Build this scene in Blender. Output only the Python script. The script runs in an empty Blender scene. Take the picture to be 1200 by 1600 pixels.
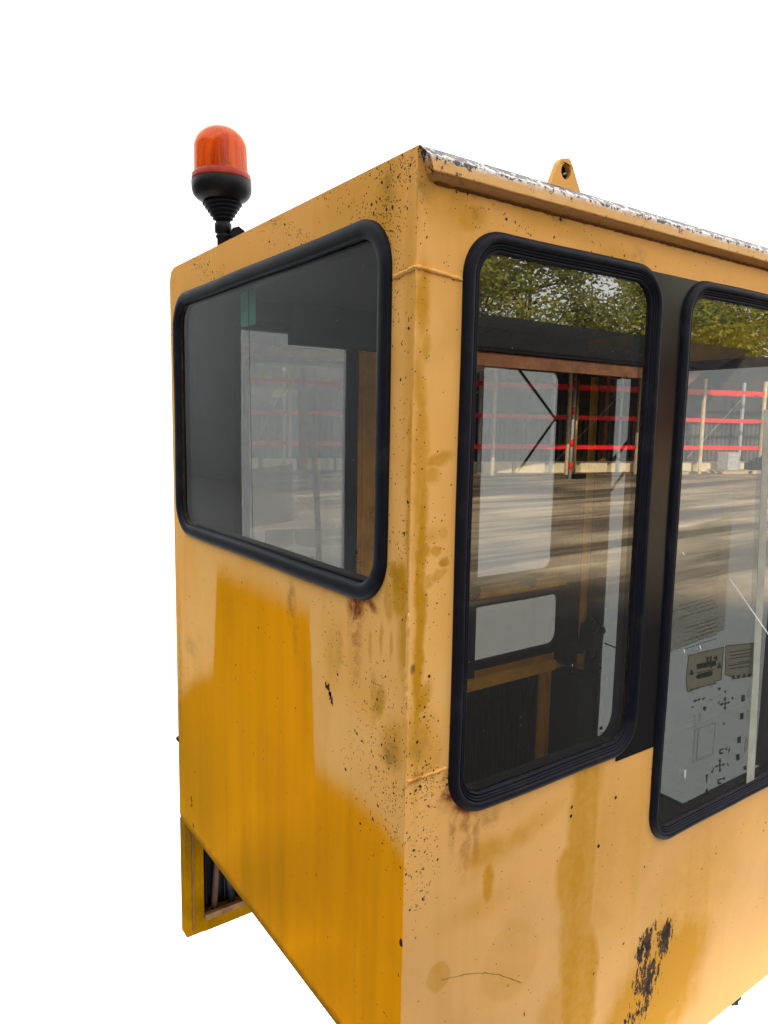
import bpy, bmesh, math, random
from mathutils import Vector, Matrix
from mathutils.geometry import tessellate_polygon
random.seed(7)
S = bpy.context.scene
R = math.radians

# ------------------------------------------------------------------ camera
FOC = 1125.12
CAM = Vector((-0.68164, -0.89966, 1.6))
FW = Vector((0.569407, 0.813082, -0.121136))
RT = Vector((0.820149, -0.571915, 0.016391))
UP = Vector((0.055952, 0.108683, 0.992501))
cd = bpy.data.cameras.new('camera')
cam = bpy.data.objects.new('camera', cd)
S.collection.objects.link(cam)
m = Matrix((RT, UP, -FW)).transposed().to_4x4()
m.translation = CAM
cam.matrix_world = m
cd.sensor_fit = 'HORIZONTAL'
cd.sensor_width = 36
cd.lens = FOC / 1200 * 36
cd.clip_start = 0.02
cd.clip_end = 500
S.camera = cam

# ------------------------------------------------------------------ light
W = bpy.data.worlds.new('World')
S.world = W
W.use_nodes = True
bg = W.node_tree.nodes['Background']
bg.inputs[0].default_value = (1.0, 1.0, 1.0, 1)
bg.inputs[1].default_value = 1.12
SUN_DIR = Vector((-0.70, 0.62, 0.36)).normalized()      # towards the sun
sl = bpy.data.lights.new('sun', 'SUN')
sl.energy = 5.0
sl.angle = R(0.6)
sl.color = (1.0, 0.9, 0.74)
so = bpy.data.objects.new('sun', sl)
so.rotation_euler = SUN_DIR.to_track_quat('Z', 'Y').to_euler()
so.location = (-20, 18, 15)
S.collection.objects.link(so)
S.view_settings.view_transform = 'Standard'
S.view_settings.look = 'None'
S.view_settings.exposure = 0.92
S.view_settings.gamma = 1.0
S.cycles.max_bounces = 14
S.cycles.transparent_max_bounces = 24
S.cycles.glossy_bounces = 8
S.cycles.transmission_bounces = 8

# --------------------------------------------- sizes measured from the photo
H = 2.0125          # roof height
D = 1.123           # depth of the cab
WID = 1.75          # length of the cab
ZL = 0.412          # lower edge of the end wall
ZB = 0.060          # lower edge of the long wall


def at(px, py, ax, v):
    """point where the sight line of a photo pixel meets the plane axis=v"""
    d = FW + RT * ((px - 600) / FOC) - UP * ((py - 800) / FOC)
    t = (v - CAM[ax]) / d[ax]
    return CAM + d * t


def FR(px, py, y=0.0):
    p = at(px, py, 1, y)
    return (p.x, p.z)


def FL(px, py, x=0.0):
    p = at(px, py, 0, x)
    return (p.y, p.z)


# ------------------------------------------------------------------ objects
def link(o, parent=None):
    S.collection.objects.link(o)
    if parent:
        o.parent = parent
    return o


def empty(name, loc=(0, 0, 0)):
    o = bpy.data.objects.new(name, None)
    o.location = loc
    o.empty_display_size = 0.1
    return link(o)


def tag(o, label=None, cat=None, group=None, kind=None):
    if label: o['label'] = label
    if cat: o['category'] = cat
    if group: o['group'] = group
    if kind: o['kind'] = kind
    return o


class MB:
    """collects verts and faces, world coordinates"""
    def __init__(s):
        s.v = []; s.f = []; s.mi = []; s.sm = []

    def add(s, vs, fs, mi=0, smooth=False):
        b = len(s.v)
        s.v += [tuple(p) for p in vs]
        for f in fs:
            s.f.append(tuple(b + i for i in f)); s.mi.append(mi); s.sm.append(smooth)
        return s

    def box(s, x0, x1, y0, y1, z0, z1, mi=0):
        v = [(x, y, z) for x in (x0, x1) for y in (y0, y1) for z in (z0, z1)]
        return s.add(v, [(0, 1, 3, 2), (4, 6, 7, 5), (0, 4, 5, 1), (2, 3, 7, 6), (0, 2, 6, 4), (1, 5, 7, 3)], mi)

    def obox(s, c, ax, ay, az, mi=0):
        c = Vector(c); ax = Vector(ax); ay = Vector(ay); az = Vector(az)
        v = [c + ax * i + ay * j + az * k for i in (-1, 1) for j in (-1, 1) for k in (-1, 1)]
        return s.add(v, [(0, 1, 3, 2), (4, 6, 7, 5), (0, 4, 5, 1), (2, 3, 7, 6), (0, 2, 6, 4), (1, 5, 7, 3)], mi)

    def tube(s, pts, r, n=10, cap=True, mi=0):
        pts = [Vector(p) for p in pts]
        rr = r if isinstance(r, (list, tuple)) else [r] * len(pts)
        rings = []
        for i, p in enumerate(pts):
            a = pts[max(i - 1, 0)]; b = pts[min(i + 1, len(pts) - 1)]
            t = (b - a).normalized()
            u = t.cross(Vector((0, 0, 1)) if abs(t.z) < .95 else Vector((1, 0, 0))).normalized()
            w = t.cross(u)
            rings.append([p + (u * math.cos(2 * math.pi * k / n) + w * math.sin(2 * math.pi * k / n)) * rr[i] for k in range(n)])
        v = [q for g in rings for q in g]
        f = []
        for i in range(len(pts) - 1):
            for k in range(n):
                f.append((i * n + k, i * n + (k + 1) % n, (i + 1) * n + (k + 1) % n, (i + 1) * n + k))
        s.add(v, f, mi, True)
        if cap:
            b = len(s.v) - len(v)
            s.f.append(tuple(b + k for k in range(n))[::-1]); s.mi.append(mi); s.sm.append(False)
            s.f.append(tuple(b + (len(pts) - 1) * n + k for k in range(n))); s.mi.append(mi); s.sm.append(False)
        return s

    def lathe(s, prof, n=40, M=None, mi=0, smooth=True):
        v = []
        for r, z in prof:
            for k in range(n):
                p = Vector((r * math.cos(2 * math.pi * k / n), r * math.sin(2 * math.pi * k / n), z))
                v.append(M @ p if M else p)
        f = []
        for i in range(len(prof) - 1):
            for k in range(n):
                f.append((i * n + k, i * n + (k + 1) % n, (i + 1) * n + (k + 1) % n, (i + 1) * n + k))
        return s.add(v, f, mi, smooth)

    def build(s, name, mats, parent=None, recalc=True):
        me = bpy.data.meshes.new(name)
        me.from_pydata(s.v, [], s.f)
        if not isinstance(mats, (list, tuple)): mats = [mats]
        for mm in mats: me.materials.append(mm)
        me.polygons.foreach_set('material_index', s.mi)
        me.polygons.foreach_set('use_smooth', s.sm)
        me.update()
        if recalc:
            bm = bmesh.new(); bm.from_mesh(me)
            bmesh.ops.recalc_face_normals(bm, faces=bm.faces)
            bm.to_mesh(me); bm.free()
        o = bpy.data.objects.new(name, me)
        link(o)
        if parent:
            o.parent = parent
            o.matrix_parent_inverse = Matrix.Translation(-worldloc(parent))
        return o


def worldloc(o):
    p = Vector((0, 0, 0))
    while o:
        p += o.location
        if o.parent: p += o.matrix_parent_inverse.translation
        o = o.parent
    return p


def rrect(u0, u1, v0, v1, r, n=10, off=0.0, wob=0.0):
    """rounded rectangle loop; off moves it outwards"""
    out = []
    for cx, cy, a0 in ((u1 - r, v1 - r, 0), (u0 + r, v1 - r, 90), (u0 + r, v0 + r, 180), (u1 - r, v0 + r, 270)):
        for i in range(n + 1):
            a = R(a0 + 90 * i / n)
            out.append((cx + (r + off) * math.cos(a), cy + (r + off) * math.sin(a)))
    # extra points along the straight runs
    res = []
    for i, a in enumerate(out):
        b = out[(i + 1) % len(out)]
        L = math.hypot(b[0] - a[0], b[1] - a[1])
        k = 12 if (i + 1) % (n + 1) == 0 else 1
        for j in range(k): res.append((a[0] + (b[0] - a[0]) * j / k, a[1] + (b[1] - a[1]) * j / k))
    return res


def panel(mb, outer, holes, to3, thick, mi_side=None, mi=0):
    """flat plate with holes; to3(u,v,t) maps to space, t from 0 (face) to thick"""
    loops = [outer] + holes
    flat = [p for l in loops for p in l]
    tris = tessellate_polygon([[Vector((p[0], p[1], 0)) for p in l] for l in loops])
    n = len(flat)
    vs = [to3(p[0], p[1], 0) for p in flat] + [to3(p[0], p[1], thick) for p in flat]
    fs = [tuple(t) for t in tris] + [tuple(i + n for i in t[::-1]) for t in tris]
    b = 0
    for l in loops:
        for i in range(len(l)):
            j = (i + 1) % len(l)
            fs.append((b + i, b + j, b + j + n, b + i + n))
        b += len(l)
    mb.add(vs, fs, mi)
    return mb


def sweep(mb, u0, u1, v0, v1, r, prof, to3, n=12, mi=0):
    loops = [rrect(u0, u1, v0, v1, r, n, o) for o, h in prof]
    m_ = len(loops[0])
    vs = []
    q = random.uniform(0, 6)
    for (o, h), l in zip(prof, loops):
        vs += [to3(p[0] + .0007 * math.sin(p[1] * 11 + q), p[1] + .0007 * math.sin(p[0] * 13 + q), -h + (.0005 * math.sin(p[0] * 23 + p[1] * 17 + q) if h > 0 else 0)) for p in l]
    fs = []
    for i in range(len(prof) - 1):
        for k in range(m_):
            fs.append((i * m_ + k, i * m_ + (k + 1) % m_, (i + 1) * m_ + (k + 1) % m_, (i + 1) * m_ + k))
    mb.add(vs, fs, mi, True)
    return mb


# ---------------------------------------------------------------- materials
class NT:
    def __init__(s, name):
        s.m = bpy.data.materials.new(name)
        s.m.use_nodes = True
        s.t = s.m.node_tree
        s.n = s.t.nodes
        s.n.clear()
        s.out = s.n.new('ShaderNodeOutputMaterial')

    def put(s, sock, v):
        if isinstance(v, bpy.types.NodeSocket): s.t.links.new(v, sock)
        elif isinstance(v, (int, float)):
            sock.default_value = v if sock.type == 'VALUE' else (v, v, v, 1) if sock.type == 'RGBA' else (v, v, v)
        else:
            v = tuple(v)
            sock.default_value = v + (1,) if sock.type == 'RGBA' and len(v) == 3 else v

    def math(s, op, a, b=0.0, c=None, clamp=False):
        n = s.n.new('ShaderNodeMath'); n.operation = op; n.use_clamp = clamp
        s.put(n.inputs[0], a); s.put(n.inputs[1], b)
        if c is not None: s.put(n.inputs[2], c)
        return n.outputs[0]

    def mix(s, f, a, b):
        n = s.n.new('ShaderNodeMix'); n.data_type = 'RGBA'
        s.put(n.inputs[0], f); s.put(n.inputs[6], a); s.put(n.inputs[7], b)
        return n.outputs[2]

    def mixf(s, f, a, b):
        n = s.n.new('ShaderNodeMix'); n.data_type = 'FLOAT'
        s.put(n.inputs[0], f); s.put(n.inputs[2], a); s.put(n.inputs[3], b)
        return n.outputs[0]

    def obj(s):
        return s.n.new('ShaderNodeTexCoord').outputs['Object']

    def xyz(s, v):
        n = s.n.new('ShaderNodeSeparateXYZ'); s.put(n.inputs[0], v); return n.outputs

    def comb(s, x, y, z):
        n = s.n.new('ShaderNodeCombineXYZ')
        s.put(n.inputs[0], x); s.put(n.inputs[1], y); s.put(n.inputs[2], z); return n.outputs[0]

    def scale(s, v, k):
        n = s.n.new('ShaderNodeVectorMath'); n.operation = 'MULTIPLY'
        s.put(n.inputs[0], v); s.put(n.inputs[1], k if isinstance(k, tuple) else (k, k, k)); return n.outputs[0]

    def noise(s, v, sc, det=4, rough=.55, dist=0.0, col=False):
        n = s.n.new('ShaderNodeTexNoise')
        s.put(n.inputs['Vector'], v)
        n.inputs['Scale'].default_value = sc; n.inputs['Detail'].default_value = det
        n.inputs['Roughness'].default_value = rough; n.inputs['Distortion'].default_value = dist
        return n.outputs['Color' if col else 'Fac']

    def ramp(s, f, a, b, smooth=True):
        n = s.n.new('ShaderNodeMapRange')
        n.interpolation_type = 'SMOOTHSTEP' if smooth else 'LINEAR'
        s.put(n.inputs[0], f); s.put(n.inputs[1], a); s.put(n.inputs[2], b)
        n.inputs[3].default_value = 0; n.inputs[4].default_value = 1
        return n.outputs[0]

    def curve(s, f, pts):
        """piecewise linear, pts in 0..1"""
        n = s.n.new('ShaderNodeFloatCurve')
        c = n.mapping.curves[0]
        while len(c.points) > 2: c.points.remove(c.points[1])
        c.points[0].location = pts[0]; c.points[1].location = pts[-1]
        for p in pts[1:-1]: c.points.new(*p)
        for p in c.points: p.handle_type = 'VECTOR'
        n.mapping.update()
        s.put(n.inputs[1], f)
        return n.outputs[0]

    def bsdf(s, col, rough=.5, metal=0.0, spec=.5, normal=None, **kw):
        n = s.n.new('ShaderNodeBsdfPrincipled')
        s.put(n.inputs['Base Color'], col); s.put(n.inputs['Roughness'], rough)
        s.put(n.inputs['Metallic'], metal); s.put(n.inputs['Specular IOR Level'], spec)
        if normal is not None: s.t.links.new(normal, n.inputs['Normal'])
        for k, v in kw.items(): s.put(n.inputs[k.replace('_', ' ')], v)
        return n.outputs[0]

    def bump(s, h, strength=.3, dist=.002):
        n = s.n.new('ShaderNodeBump')
        n.inputs['Strength'].default_value = strength; n.inputs['Distance'].default_value = dist
        s.t.links.new(h, n.inputs['Height']); return n.outputs[0]

    def fin(s, sh):
        s.t.links.new(sh, s.out.inputs[0]); return s.m

    def mixs(s, f, a, b):
        n = s.n.new('ShaderNodeMixShader')
        s.put(n.inputs[0], f); s.t.links.new(a, n.inputs[1]); s.t.links.new(b, n.inputs[2]); return n.outputs[0]


def blob_group():
    g = bpy.data.node_groups.new('Blob', 'ShaderNodeTree')
    for k in ('U', 'V', 'cx', 'cz', 'rx', 'rz', 'ca', 'sa', 'soft', 'amp', 'p'):
        g.interface.new_socket(name=k, in_out='INPUT', socket_type='NodeSocketFloat')
    g.interface.new_socket(name='m', in_out='OUTPUT', socket_type='NodeSocketFloat')
    gi = g.nodes.new('NodeGroupInput'); go = g.nodes.new('NodeGroupOutput')

    def M(op, a, b=0.0):
        n = g.nodes.new('ShaderNodeMath'); n.operation = op
        for i, v in enumerate((a, b)):
            if isinstance(v, float) or isinstance(v, int): n.inputs[i].default_value = v
            else: g.links.new(v, n.inputs[i])
        return n.outputs[0]
    I = gi.outputs
    du = M('SUBTRACT', I['U'], I['cx']); dv = M('SUBTRACT', I['V'], I['cz'])
    a = M('DIVIDE', M('ADD', M('MULTIPLY', du, I['ca']), M('MULTIPLY', dv, I['sa'])), I['rx'])
    b = M('DIVIDE', M('SUBTRACT', M('MULTIPLY', dv, I['ca']), M('MULTIPLY', du, I['sa'])), I['rz'])
    d = M('POWER', M('ADD', M('POWER', M('ABSOLUTE', a), I['p']), M('POWER', M('ABSOLUTE', b), I['p'])), M('DIVIDE', 1.0, I['p']))
    mr = g.nodes.new('ShaderNodeMapRange'); mr.interpolation_type = 'SMOOTHSTEP'
    g.links.new(d, mr.inputs[0])
    g.links.new(M('ADD', 1.0, I['soft']), mr.inputs[1]); g.links.new(M('SUBTRACT', 1.0, I['soft']), mr.inputs[2])
    mr.inputs[3].default_value = 0; mr.inputs[4].default_value = 1
    g.links.new(M('MULTIPLY', mr.outputs[0], I['amp']), go.inputs[0])
    return g


BLOB = blob_group()


def blobs(t, U, V, lst, face):
    """lst of (px,py,rx,ry,angle,soft,amp[,p]) in photo pixels on the face; returns the union mask"""
    acc = None
    for b in lst:
        px, py, rx, ry, ang, soft, amp = b[:7]
        p = b[7] if len(b) > 7 else 2.0
        c = face(px, py); e = face(px + rx, py); w = face(px - rx, py); n_ = face(px, py + ry); s_ = face(px, py - ry)
        RX = abs(e[0] - w[0]) / 2; RZ = abs(n_[1] - s_[1]) / 2
        g = t.n.new('ShaderNodeGroup'); g.node_tree = BLOB
        vals = dict(cx=c[0], cz=c[1], rx=max(RX, 1e-4), rz=max(RZ, 1e-4), ca=math.cos(R(ang)), sa=math.sin(R(ang)), soft=soft, amp=amp, p=p)
        for k, v in vals.items(): g.inputs[k].default_value = v
        t.put(g.inputs['U'], U); t.put(g.inputs['V'], V)
        acc = g.outputs[0] if acc is None else t.math('MAXIMUM', acc, g.outputs[0])
    return acc


def specks(t, v, scale, r0, dens):
    """chips: irregular dots, density follows dens"""
    n = t.n.new('ShaderNodeTexVoronoi'); n.feature = 'F1'
    t.put(n.inputs['Vector'], v); n.inputs['Scale'].default_value = scale
    c = t.n.new('ShaderNodeSeparateColor'); t.put(c.inputs[0], n.outputs['Color'])
    rad = t.math('MULTIPLY', t.math('ADD', .25, t.math('POWER', c.outputs[0], 2.0)), r0)
    hit = t.math('LESS_THAN', n.outputs['Distance'], rad)
    pres = t.math('LESS_THAN', c.outputs[1], dens)
    return t.math('MULTIPLY', hit, pres)


TAN = (.82, .405, .108)
ORANGE = (.66, .275, .006)
MX = lambda t, *a: [a[0]] if len(a) == 1 else None


def paint_mat(name, face):
    t = NT(name)
    P = t.obj()
    x, y, z = t.xyz(P)
    U0 = x if face == 'F' else y
    f2 = (lambda px, py: FR(px, py)) if face == 'F' else (lambda px, py: FL(px, py))
    big = t.noise(P, 5, 4, .6, .3, col=True)
    fine = t.noise(P, 45, 5, .6, .2, col=True)
    bs = t.n.new('ShaderNodeSeparateColor'); t.put(bs.inputs[0], big)
    fs = t.n.new('ShaderNodeSeparateColor'); t.put(fs.inputs[0], fine)
    B = [bs.outputs[i] for i in range(3)]; F = [fs.outputs[i] for i in range(3)]
    wu = t.math('ADD', t.math('MULTIPLY', t.math('SUBTRACT', B[0], .5), .035), t.math('MULTIPLY', t.math('SUBTRACT', F[0], .5), .012))
    wv = t.math('ADD', t.math('MULTIPLY', t.math('SUBTRACT', B[1], .5), .05), t.math('MULTIPLY', t.math('SUBTRACT', F[1], .5), .016))
    U = t.math('ADD', U0, wu); V = t.math('ADD', z, wv)
    # vertical streaks
    st = t.noise(t.comb(t.math('MULTIPLY', U0, 60), 0, t.math('MULTIPLY', z, 1.6)), 1, 4, .6)
    st2 = t.noise(t.comb(t.math('MULTIPLY', U0, 14), 3, t.math('MULTIPLY', z, 1.1)), 1, 3, .6)
    # cloudy fade
    col = t.mix(t.ramp(B[2], .3, .7), (.90, .46, .12), (.93, .52, .17))
    if face == 'F':
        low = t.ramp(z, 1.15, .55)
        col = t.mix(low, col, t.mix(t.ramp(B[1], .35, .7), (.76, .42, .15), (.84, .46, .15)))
        up = t.ramp(z, 1.55, 2.0)
        col = t.mix(t.math('MULTIPLY', up, .7), col, (.85, .43, .12))
        org = None
    else:
        col = t.mix(t.math('MULTIPLY', t.ramp(z, 1.5, 2.0), .75), col, (.90, .44, .12))
        # glossy repaint patch: threshold height follows the width
        nodes_ = [(268, 1075), (305, 1050), (333, 1040), (339, 880), (400, 905), (484, 938), (491, 1185), (555, 1228), (598, 1268), (629, 1315)]
        pts = [FL(*q) for q in nodes_]
        pts = sorted([(p[0] / D, (p[1] - .4) / 1.2) for p in pts])
        pts[0] = (0.0, pts[0][1]); pts[-1] = (1.0, pts[-1][1])
        un = t.math('DIVIDE', t.math('ADD', U0, t.math('MULTIPLY', wu, .35)), D)
        th = t.math('ADD', t.math('MULTIPLY', t.curve(un, pts), 1.2), .4)
        dlt = t.math('SUBTRACT', t.math('ADD', th, t.math('MULTIPLY', t.math('SUBTRACT', F[1], .5), .02)), t.math('ADD', z, t.math('MULTIPLY', wv, .25)))
        org = t.ramp(dlt, -.018, .055)
        # soft sides, so it reads as spray paint
        oc = t.mix(t.ramp(st2, .3, .75), (.92, .365, .001), (.82, .315, .001))
        oc = t.mix(t.math('MULTIPLY', t.ramp(U0, .35, 1.0), .55), oc, (.56, .265, .004))  # patch dulled towards the far end, painting in the weaker light there
        col = t.mix(t.math('MULTIPLY', org, .96), col, oc)
    # layers -------------------------------------------------------------
    if face == 'F':
        amber = blobs(t, U, V, [
            (760, 1335, 32, 22, 0, .7, .6), (762, 1380, 9, 30, 0, .5, .8), (810, 1310, 60, 16, 18, .9, .45), (745, 1420, 50, 16, 0, .9, .3),
            (905, 1400, 24, 230, 0, .25, .62, 3), (892, 1370, 24, 55, 0, .25, .7), (905, 1540, 28, 90, 0, .2, .72, 3), (920, 1230, 22, 50, 0, .4, .6),
            (965, 1330, 60, 120, 0, .7, .3), (880, 1590, 40, 60, 0, .3, .5),
            (1020, 1560, 90, 75, 30, .4, 1.0), (1040, 1480, 45, 50, 0, .6, .7), (1080, 1400, 60, 80, 30, .9, .4), (1010, 1600, 80, 50, 0, .3, .7),
            (685, 1528, 17, 22, 20, .15, .4), (800, 1500, 40, 60, 30, .12, .18),
            (662, 470, 11, 60, 0, .6, .75), (668, 540, 9, 22, 0, .5, .6), (655, 700, 9, 190, 0, .7, .6), (683, 722, 24, 10, 10, .5, .65), (672, 745, 14, 12, 0, .5, .5),
            (655, 950, 8, 260, 0, .5, .8),
            (660, 862, 12, 14, 0, .3, .7), (679, 862, 8, 9, 0, .3, .6), (692, 880, 8, 8, 0, .3, .6), (683, 900, 14, 7, 20, .4, .5), (664, 912, 9, 10, 0, .3, .5), (690, 832, 8, 8, 0, .4, .35), (668, 835, 22, 14, 0, .8, .4),
            (660, 1090, 12, 26, -25, .4, .7), (655, 1150, 22, 45, 0, .7, .55), (672, 1180, 16, 30, 0, .6, .4),
            (640, 300, 20, 60, 0, .8, .5), (700, 320, 45, 40, 0, .7, .45), (735, 340, 25, 22, 0, .5, .5), (860, 345, 90, 20, -10, .9, .35), (960, 400, 30, 12, 0, .7, .4)], f2)
        rust = blobs(t, U, V, [(702, 1228, 14, 30, -20, .6, 1.0), (722, 1264, 22, 14, -30, .6, .9), (724, 1300, 9, 60, 0, .8, .55), (742, 1300, 5, 40, 0, .8, .5), (705, 1290, 5, 45, 0, .8, .5), (765, 1280, 14, 12, 0, .8, .4), (652, 1212, 14, 6, 20, .6, .5), (1098, 348, 10, 5, 0, .6, .5)], f2)
        dark = blobs(t, U, V, [(645, 1045, 4, 7, 0, .3, .8), (690, 882, 5, 6, 0, .5, .35), (665, 305, 14, 14, 0, .8, .5), (702, 1130, 3, 3, 0, .3, .3), (757, 410, 6, 8, 0, .5, .0),
                               (655, 1165, 12, 20, 0, .9, .35), (658, 858, 6, 8, 0, .7, .35), (741, 305, 5, 8, 0, .5, .6), (742, 336, 5, 8, 0, .5, .5), (998, 402, 10, 14, 0, .7, .35), (870, 340, 16, 7, -20, .6, .45), (770, 365, 12, 3, 0, .6, .3)], f2)
        scr = blobs(t, U, V, [(1011, 1545, 22, 58, -20, 1, 1.1), (1011, 1475, 17, 32, -25, .9, 1.2), (1040, 1468, 12, 34, -10, .9, 1.2), (1003, 1510, 12, 40, -15, .9, 1.05), (990, 1588, 16, 20, -20, .9, 1.1), (998, 1520, 7, 20, 0, .8, 1.0), (823, 1578, 14, 3, 40, .3, .6),
                              (627, 1480, 3, 9, 0, .3, .0)], f2)
        dens = blobs(t, U0, z, [(690, 250, 80, 26, -15, .6, .5), (655, 320, 14, 60, 0, .9, .22), (652, 560, 16, 300, 0, .8, .035), (655, 1150, 30, 80, 0, .8, .12), (665, 1230, 30, 30, 0, .6, .6), (655, 1300, 30, 110, 0, .6, .2), (700, 420, 20, 16, 0, .8, .1),
                                (800, 350, 60, 10, -10, .8, .16), (900, 1000, 400, 900, 0, .3, .006), (660, 880, 30, 120, 0, .9, .05), (990, 410, 100, 12, -12, .8, .1)], f2)
    else:
        amber = blobs(t, U, V, [
            (625, 925, 13, 45, 0, .4, .75), (618, 900, 12, 14, 0, .4, .7), (608, 940, 8, 30, 0, .3, .5), (632, 990, 9, 60, 0, .6, .6),
            (592, 1090, 8, 26, 15, .4, .6), (583, 1085, 6, 38, -5, .5, .4), (596, 1000, 3, 22, 0, .5, .5), (612, 1010, 3, 20, 0, .5, .5), (578, 1010, 3, 22, 0, .5, .4),
            (615, 1160, 16, 40, 0, .6, .5), (560, 310, 60, 40, 0, .9, .35), (600, 330, 30, 80, 0, .9, .45), (640, 480, 8, 200, 0, .7, .35), (640, 850, 6, 300, 0, .6, .55), (610, 270, 20, 30, 0, .8, .4),
            (520, 1020, 10, 40, 0, .8, .3), (300, 1140, 40, 60, 0, .9, .0), (285, 1170, 8, 120, 0, .8, .3)], f2)
        rust = blobs(t, U, V, [(556, 950, 11, 26, 0, .6, 1.0), (556, 990, 8, 60, 0, .8, .5), (546, 960, 3, 34, 0, .7, .5), (572, 938, 18, 7, 25, .6, .9)], f2)
        dark = blobs(t, U, V, [(455, 940, 6, 30, 0, .6, .5), (462, 990, 4, 24, 0, .7, .3), (612, 1178, 10, 22, 0, .7, .65), (607, 290, 8, 18, 0, .8, .45), (608, 315, 8, 12, 0, .8, .35), (590, 1090, 5, 18, 10, .7, .35), (616, 907, 6, 9, 0, .8, .35),
                               (298, 1010, 8, 14, 0, .6, .3), (310, 1290, 30, 40, 0, .9, .2), (282, 1090, 3, 160, 0, .6, .35), (530, 1010, 5, 36, 0, .8, .25)], f2)
        scr = blobs(t, U, V, [(511, 1066, 4, 12, 12, .8, .95), (517, 1086, 3.5, 14, -15, .8, .95), (299, 1252, 4, 9, 0, .4, .7), (302, 1290, 3, 4, 0, .3, .7), (319, 1285, 2, 12, 0, .3, .4), (606, 1190, 3, 3, 0, .3, .6), (617, 1300, 7, 6, 0, .3, .7), (626, 1474, 3, 10, 0, .3, .9)], f2)
        dens = blobs(t, U0, z, [(600, 262, 50, 26, 20, .5, .75), (645, 262, 14, 26, 0, .5, .6), (520, 300, 70, 18, 25, .7, .25), (400, 350, 110, 16, 28, .7, .10), (300, 410, 60, 16, 20, .7, .18), (590, 345, 40, 34, 0, .5, .65), (470, 372, 130, 12, 27, .5, .45), (330, 432, 90, 10, 27, .5, .45),
                                (617, 430, 14, 90, 0, .6, .30), (628, 620, 20, 260, 0, .8, .08), (625, 860, 20, 100, 0, .6, .16), (600, 1180, 50, 120, 0, .8, .20), (615, 1260, 22, 60, 0, .5, .35), (575, 960, 60, 40, 0, .8, .06), (455, 1000, 300, 1000, 0, .3, .006), (530, 1030, 30, 40, 0, .8, .12)], f2)
    brk = t.math('ADD', .55, t.math('MULTIPLY', F[2], .8))
    am = t.math('MULTIPLY', amber, t.math('MULTIPLY', brk, t.math('ADD', .75, t.math('MULTIPLY', st2, 1.0))), clamp=True)
    acol = (.58, .27, .015) if face == 'L' else (.60, .28, .016)
    col = t.mix(am, col, acol)
    # general grime: faint marbling, streaks
    gr = t.math('MULTIPLY', t.ramp(B[0], .52, .75), .22)
    col = t.mix(gr, col, (.52, .24, .012))
    col = t.mix(t.math('MULTIPLY', t.ramp(st, .5, .85), .06), col, (.45, .2, .006))
    col = t.mix(t.math('MULTIPLY', t.ramp(st2, .5, .8), .18), col, (.52, .25, .012))
    col = t.mix(t.math('MULTIPLY', dark, t.ramp(F[0], .25, .7)), col, (.10, .075, .03))
    rm = t.math('MULTIPLY', rust, t.ramp(F[1], .3, .62))
    col = t.mix(rm, col, (.24, .055, .018))
    gn = t.noise(t.scale(P, (1, 1, .45)), 130, 4, .7)
    gn2 = t.noise(t.scale(P, (1, 1, .35)), 38, 5, .75)
    sm = t.math('GREATER_THAN', t.math('ADD', t.math('MULTIPLY', scr, .62), t.math('ADD', t.math('MULTIPLY', t.math('SUBTRACT', gn2, .5), 2.0), t.math('MULTIPLY', t.math('SUBTRACT', gn, .5), 1.3))), .55)
    sm = t.math('MULTIPLY', sm, t.math('GREATER_THAN', scr, .06))
    col = t.mix(sm, col, t.mix(t.ramp(F[2], .4, .6), (.012, .008, .006), (.085, .035, .012)))
    jit = t.math('MULTIPLY', t.math('SUBTRACT', F[0], .5), .01)
    Pj = t.comb(t.math('ADD', x, jit), t.math('ADD', y, jit), t.math('ADD', z, t.math('MULTIPLY', jit, 1.5)))
    dens = t.math('MULTIPLY', dens, 1.5)
    s1 = specks(t, Pj, 330, .42, dens)
    s2 = specks(t, Pj, 130, .33, t.math('MULTIPLY', dens, .45))
    s3 = specks(t, Pj, 60, .22, t.math('MULTIPLY', dens, .12))
    chips = t.math('MAXIMUM', t.math('MAXIMUM', s1, s2), s3)
    col = t.mix(chips, col, t.mix(F[2], (.022, .020, .022), (.10, .048, .018)))
    fl_ = t.noise(t.comb(t.math('MULTIPLY', U0, 420), 0, t.math('MULTIPLY', z, 45)), 1, 3, .6)
    col = t.mix(t.math('MULTIPLY', t.ramp(fl_, .70, .78), .35), col, (.28, .13, .02))
    sc_ = t.noise(t.comb(t.math('MULTIPLY', t.math('ADD', U0, t.math('MULTIPLY', z, .6)), 26), 7, t.math('MULTIPLY', t.math('SUBTRACT', z, U0), 500)), 1, 2, .6)
    col = t.mix(t.math('MULTIPLY', t.math('MULTIPLY', t.ramp(sc_, .74, .78), t.ramp(B[1], .5, .62)), .5), col, (.95, .62, .30))
    if face == 'L':
        grime_shade = blobs(t, U, V, [(380, 1400, 120, 70, -38, .95, .75), (300, 1230, 60, 110, 0, .95, .55), (470, 1530, 70, 50, -40, .9, .45), (420, 1230, 60, 90, 0, .95, .2)], f2)  # lower-left darkening: grime and the dim light there painted together
        col = t.mix(t.math('MULTIPLY', grime_shade, t.math('ADD', .55, t.math('MULTIPLY', st2, .5))), col, (.26, .125, .008))
        edge = t.ramp(t.math('ADD', z, t.math('MULTIPLY', F[1], .03)), .455, .43)
        col = t.mix(t.math('MULTIPLY', edge, .7), col, (.14, .07, .012))
    # relief: orange peel, slight dents, chips are low
    hgt = t.math('ADD', t.math('MULTIPLY', t.noise(P, 3.2, 2, .5), 1.5), t.math('MULTIPLY', t.noise(P, 260, 2, .5), .02))
    hgt = t.math('SUBTRACT', hgt, t.math('MULTIPLY', t.math('MAXIMUM', chips, sm), .10))
    nrm = t.bump(hgt, .5, .004)
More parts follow.
